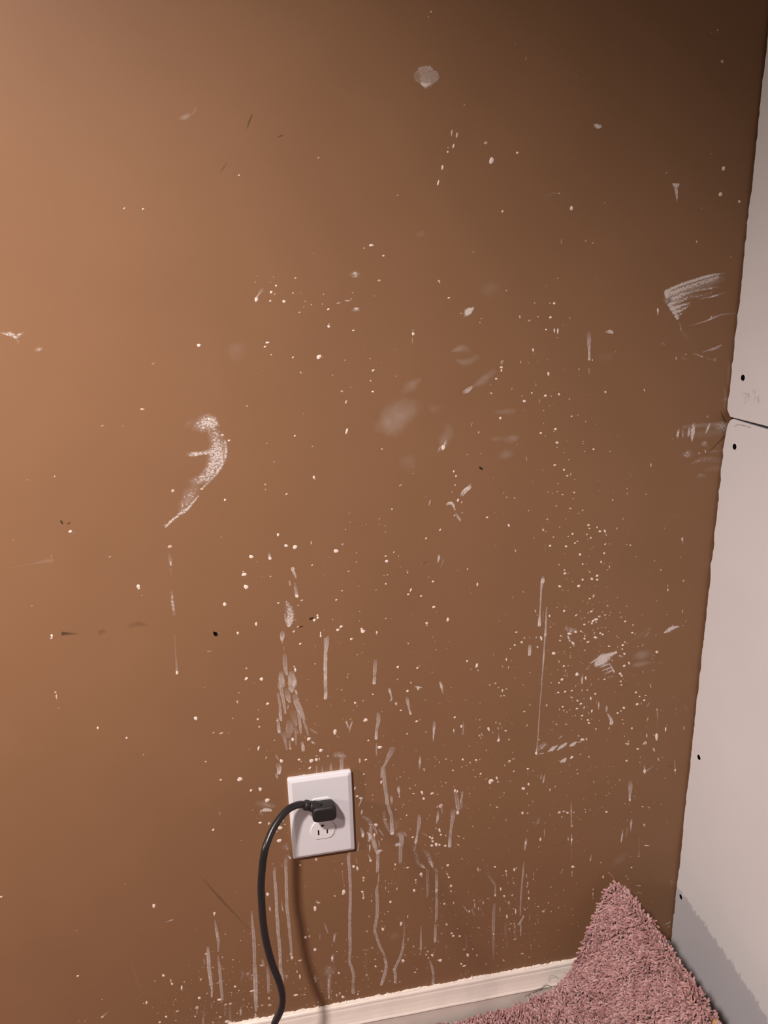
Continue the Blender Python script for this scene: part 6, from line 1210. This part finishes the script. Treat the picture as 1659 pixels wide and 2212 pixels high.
('film',[(-14.9,284.3),(-12.4,279.3)],[2.18,2.55],[0.5,0.5]),
]

def drop_mesh(name, seed):
    rr = random.Random(seed); v = []; f = []; n = 12
    ph = [rr.uniform(0, 6.3) for _ in range(3)]
    def rad(a): return 1 + 0.10 * math.sin(2 * a + ph[0]) + 0.08 * math.sin(3 * a + ph[1]) + 0.05 * math.sin(5 * a + ph[2])
    for k, h in ((1.0, 0.0), (0.93, 0.45), (0.62, 0.9)):
        for i in range(n):
            a = 2 * math.pi * i / n; r_ = k * rad(a)
            v.append((r_ * math.cos(a), -h, r_ * math.sin(a)))
    v.append((0.05, -1.0, 0.05))
    for i in range(n):
        j = (i + 1) % n
        f += [(i, i + n, j + n, j), (i + n, i + 2 * n, j + 2 * n, j + n), (i + 2 * n, 3 * n, j + 2 * n)]
    return np.array(v), f
variants = [drop_mesh('paint_drop', k) for k in range(6)]
dmesh = {}
for k, (v, f) in enumerate(variants):
    for key in ('drop', 'drop_mid', 'drop_low'):
        me = mesh('paint_drop', v.tolist(), f, True); me.materials.append(M[key]); dmesh[(k, key)] = me
def key_of(c): return 'drop' if c > 0.72 else ('drop_mid' if c > 0.42 else 'drop_low')
NOBJ = 290
for i, (x, z, ra, rb, ang, c) in enumerate(DROPS[:NOBJ]):
    o = bpy.data.objects.new('paint_drop', dmesh[(i % 6, key_of(c))]); col.objects.link(o)
    o.parent = wall
    o.location = (x / 1000, 0.0001, z / 1000)
    o.rotation_euler = (0, -math.radians(ang), 0)
    th = min(0.0007, 0.00012 + 0.00022 * min(ra, rb))
    o.scale = (ra * 0.92 / 1000, th, rb * 0.92 / 1000)
def join_drops(name, items, key):
    V = []; Fc = []; n0_ = 0
    for i, (x, z, ra, rb, ang, c) in enumerate(items):
        v, f = variants[i % 6]
        a = math.radians(ang); s = v * np.array([ra * .92 / 1000, min(0.0005, 0.0001 + 0.0002 * min(ra, rb)), rb * .92 / 1000])
        X = s[:, 0] * math.cos(a) - s[:, 2] * math.sin(a); Z = s[:, 0] * math.sin(a) + s[:, 2] * math.cos(a)
        V.append(np.c_[X + x / 1000, s[:, 1] + 0.0001, Z + z / 1000]); Fc += [tuple(q + n0_ for q in g) for g in f]; n0_ += len(v)
    o = link(name, mesh(name, np.concatenate(V).tolist(), Fc, True), M[key], wall)
    tag(o, kind='stuff')
rest = list(DROPS[NOBJ:])
# the finest spatter, too small to tell apart: (x0, x1, z0, z1, count)
for (xa, xb, za, zb, cnt) in [(286, 528, 393, 852, 150), (328, 442, 526, 697, 70), (59, 321, 283, 635, 110), (-78, 73, 480, 624, 50), (37, 298, 100, 388, 130), (-254, -54, 82, 191, 150), (-108, 133, 62, 163, 90), (223, 408, 93, 302, 110), (242, 568, 284, 494, 60), (240, 389, 857, 1129, 40), (-45, 146, 997, 1167, 20), (20, 205, 610, 911, 40), (-183, -44, 77, 300, 60)]:
    for _ in range(cnt):
        r_ = 0.35 + abs(rng.normal(0, 0.32))
        cx_, sx_ = (xa + xb) / 2, (xb - xa) / 2; cz_, sz_ = (za + zb) / 2, (zb - za) / 2
        x = cx_ + sx_ * np.clip(rng.normal(0, 0.5), -1.2, 1.2); z = cz_ + sz_ * np.clip(rng.normal(0, 0.5), -1.2, 1.2)
        if abs(x) < 46 and abs(z - 434) < 68: continue
        if z < 86: continue
        rest.append((float(x), float(z), r_ * rng.uniform(1, 1.9), r_, int(rng.normal(90, 35)), float(rng.uniform(0.25, 0.8))))
for key in ('drop', 'drop_mid', 'drop_low'):
    join_drops('paint_specks', [d for d in rest if key_of(d[5]) == key], key)

def stroke_mesh(name, pts, widths, covers, kind, seed, lift):
    """a ribbon of dried paint following its run on the wall, with its own thickness and rims"""
    rr = random.Random(seed)
    if len(pts) == 2: pts = [pts[0], tuple((a + b_) / 2 for a, b_ in zip(*pts)), pts[1]]; widths = [widths[0], (widths[0] + widths[1]) / 2, widths[1]]; covers = [covers[0], (covers[0] + covers[1]) / 2, covers[1]]
    sub = 8
    P = catmull([(x / 1000, 0, z / 1000) for x, z in pts], sub)
    W = [p.x for p in catmull([(w_, 0, 0) for w_ in widths], sub)]; Cv = [p.x for p in catmull([(c_, 0, 0) for c_ in covers], sub)]
    L = sum((P[i + 1] - P[i]).length for i in range(len(P) - 1))
    # rounded ends reach half a width past the end points
    if kind in ('haze', 'rough'): acr = [-1, -.8, -.55, -.28, 0, .28, .55, .8, 1]
    else: acr = [-1, -.82, -.5, 0, .5, .82, 1]
    v = []; f = []; cov = []; na = len(acr)
    T0 = (P[1] - P[0]).normalized(); T1 = (P[-1] - P[-2]).normalized()
    ext = []
    for k in (1.0, 0.8, 0.4):
        ext.append((P[0] - T0 * (W[0] / 2000 * k * 0.9), W[0] * math.sqrt(max(0.02, 1 - k * k)), Cv[0] * (1 if kind == 'film' else {1.0: 0.0, 0.8: 0.35, 0.4: 0.8}[k])))
    body_ = list(zip(P, W, Cv))
    ext2 = []
    for k in (0.4, 0.8, 1.0):
        ext2.append((P[-1] + T1 * (W[-1] / 2000 * k * 0.9), W[-1] * math.sqrt(max(0.02, 1 - k * k)), Cv[-1] * (1 if kind == 'film' else {1.0: 0.0, 0.8: 0.35, 0.4: 0.8}[k])))
    rows = ext + body_ + ext2
    ji = 0
    for i, (p, w_, c_) in enumerate(rows):
        a = rows[max(0, i - 1)][0]; b_ = rows[min(len(rows) - 1, i + 1)][0]
        d = (b_ - a).normalized(); nn_ = Vector((-d.z, 0, d.x))
        ji = 0.6 * ji + rr.uniform(-.11, .11)
        if kind == 'film' and L > 0.006 and i < 9: c_ = c_ * (0.45 + 0.55 * i / 9)
        if kind == 'rough': w_ = w_ * 1.15
        wl = w_ / 2000 * (1 + ji); wr_ = w_ / 2000 * (1 - ji * .5 + rr.uniform(-.05, .05))
        edge_row = i in (0, len(rows) - 1)
        for k, t in enumerate(acr):
            q = p + nn_ * (t * (wl if t < 0 else wr_))
            if kind == 'film':
                prof_c = 0.3 if abs(t) == 1 else (1.12 if abs(t) > .8 else (1.0 if abs(t) > .3 else 0.86))
                prof_h = 0.0 if abs(t) == 1 else (1.0 if abs(t) > .4 else 0.8)
            elif kind == 'dark':
                prof_c = 0.0 if abs(t) == 1 else 1.0; prof_h = 0.5
            else:
                prof_c = max(0.0, 1 - abs(t) ** 2.5) if kind == 'rough' else max(0.0, math.cos(t * math.pi / 2)) ** 1.5; prof_h = 0.6
                if kind == 'haze' : prof_c *= 1.0
            cc_ = min(1.0, max(0.0, c_)) * prof_c * (0.85 if kind == 'haze' else 1.0)
            thick = 0.00006 + (0.00022 * min(1.5, w_ / 4) * c_ if kind == 'film' else 0.00004)
            v.append((q.x, -(lift + (0 if edge_row else thick * prof_h)), q.z)); cov.append(cc_)
        if i:
            for k in range(na - 1):
                a0 = (i - 1) * na + k
                f.append((a0, a0 + 1, a0 + na + 1, a0 + na))
    me = mesh(name, v, f, True)
    a_ = me.attributes.new('cover', 'FLOAT', 'POINT'); a_.data.foreach_set('value', cov)
    me.materials.append(M[kind])
    return me
NAME = {'film': 'paint_drip', 'rough': 'paint_smear', 'haze': 'pale_smudge', 'dark': 'scuff_mark'}
for i, (k, pts, W, C_) in enumerate(STROKES):
    lift = {'film': 0.00010, 'rough': 0.00016, 'haze': 0.00004, 'dark': 0.00022}[k] + (i % 7) * 0.000006
    o = bpy.data.objects.new(NAME[k], stroke_mesh(NAME[k], pts, W, C_, k, i, lift)); col.objects.link(o); o.parent = wall
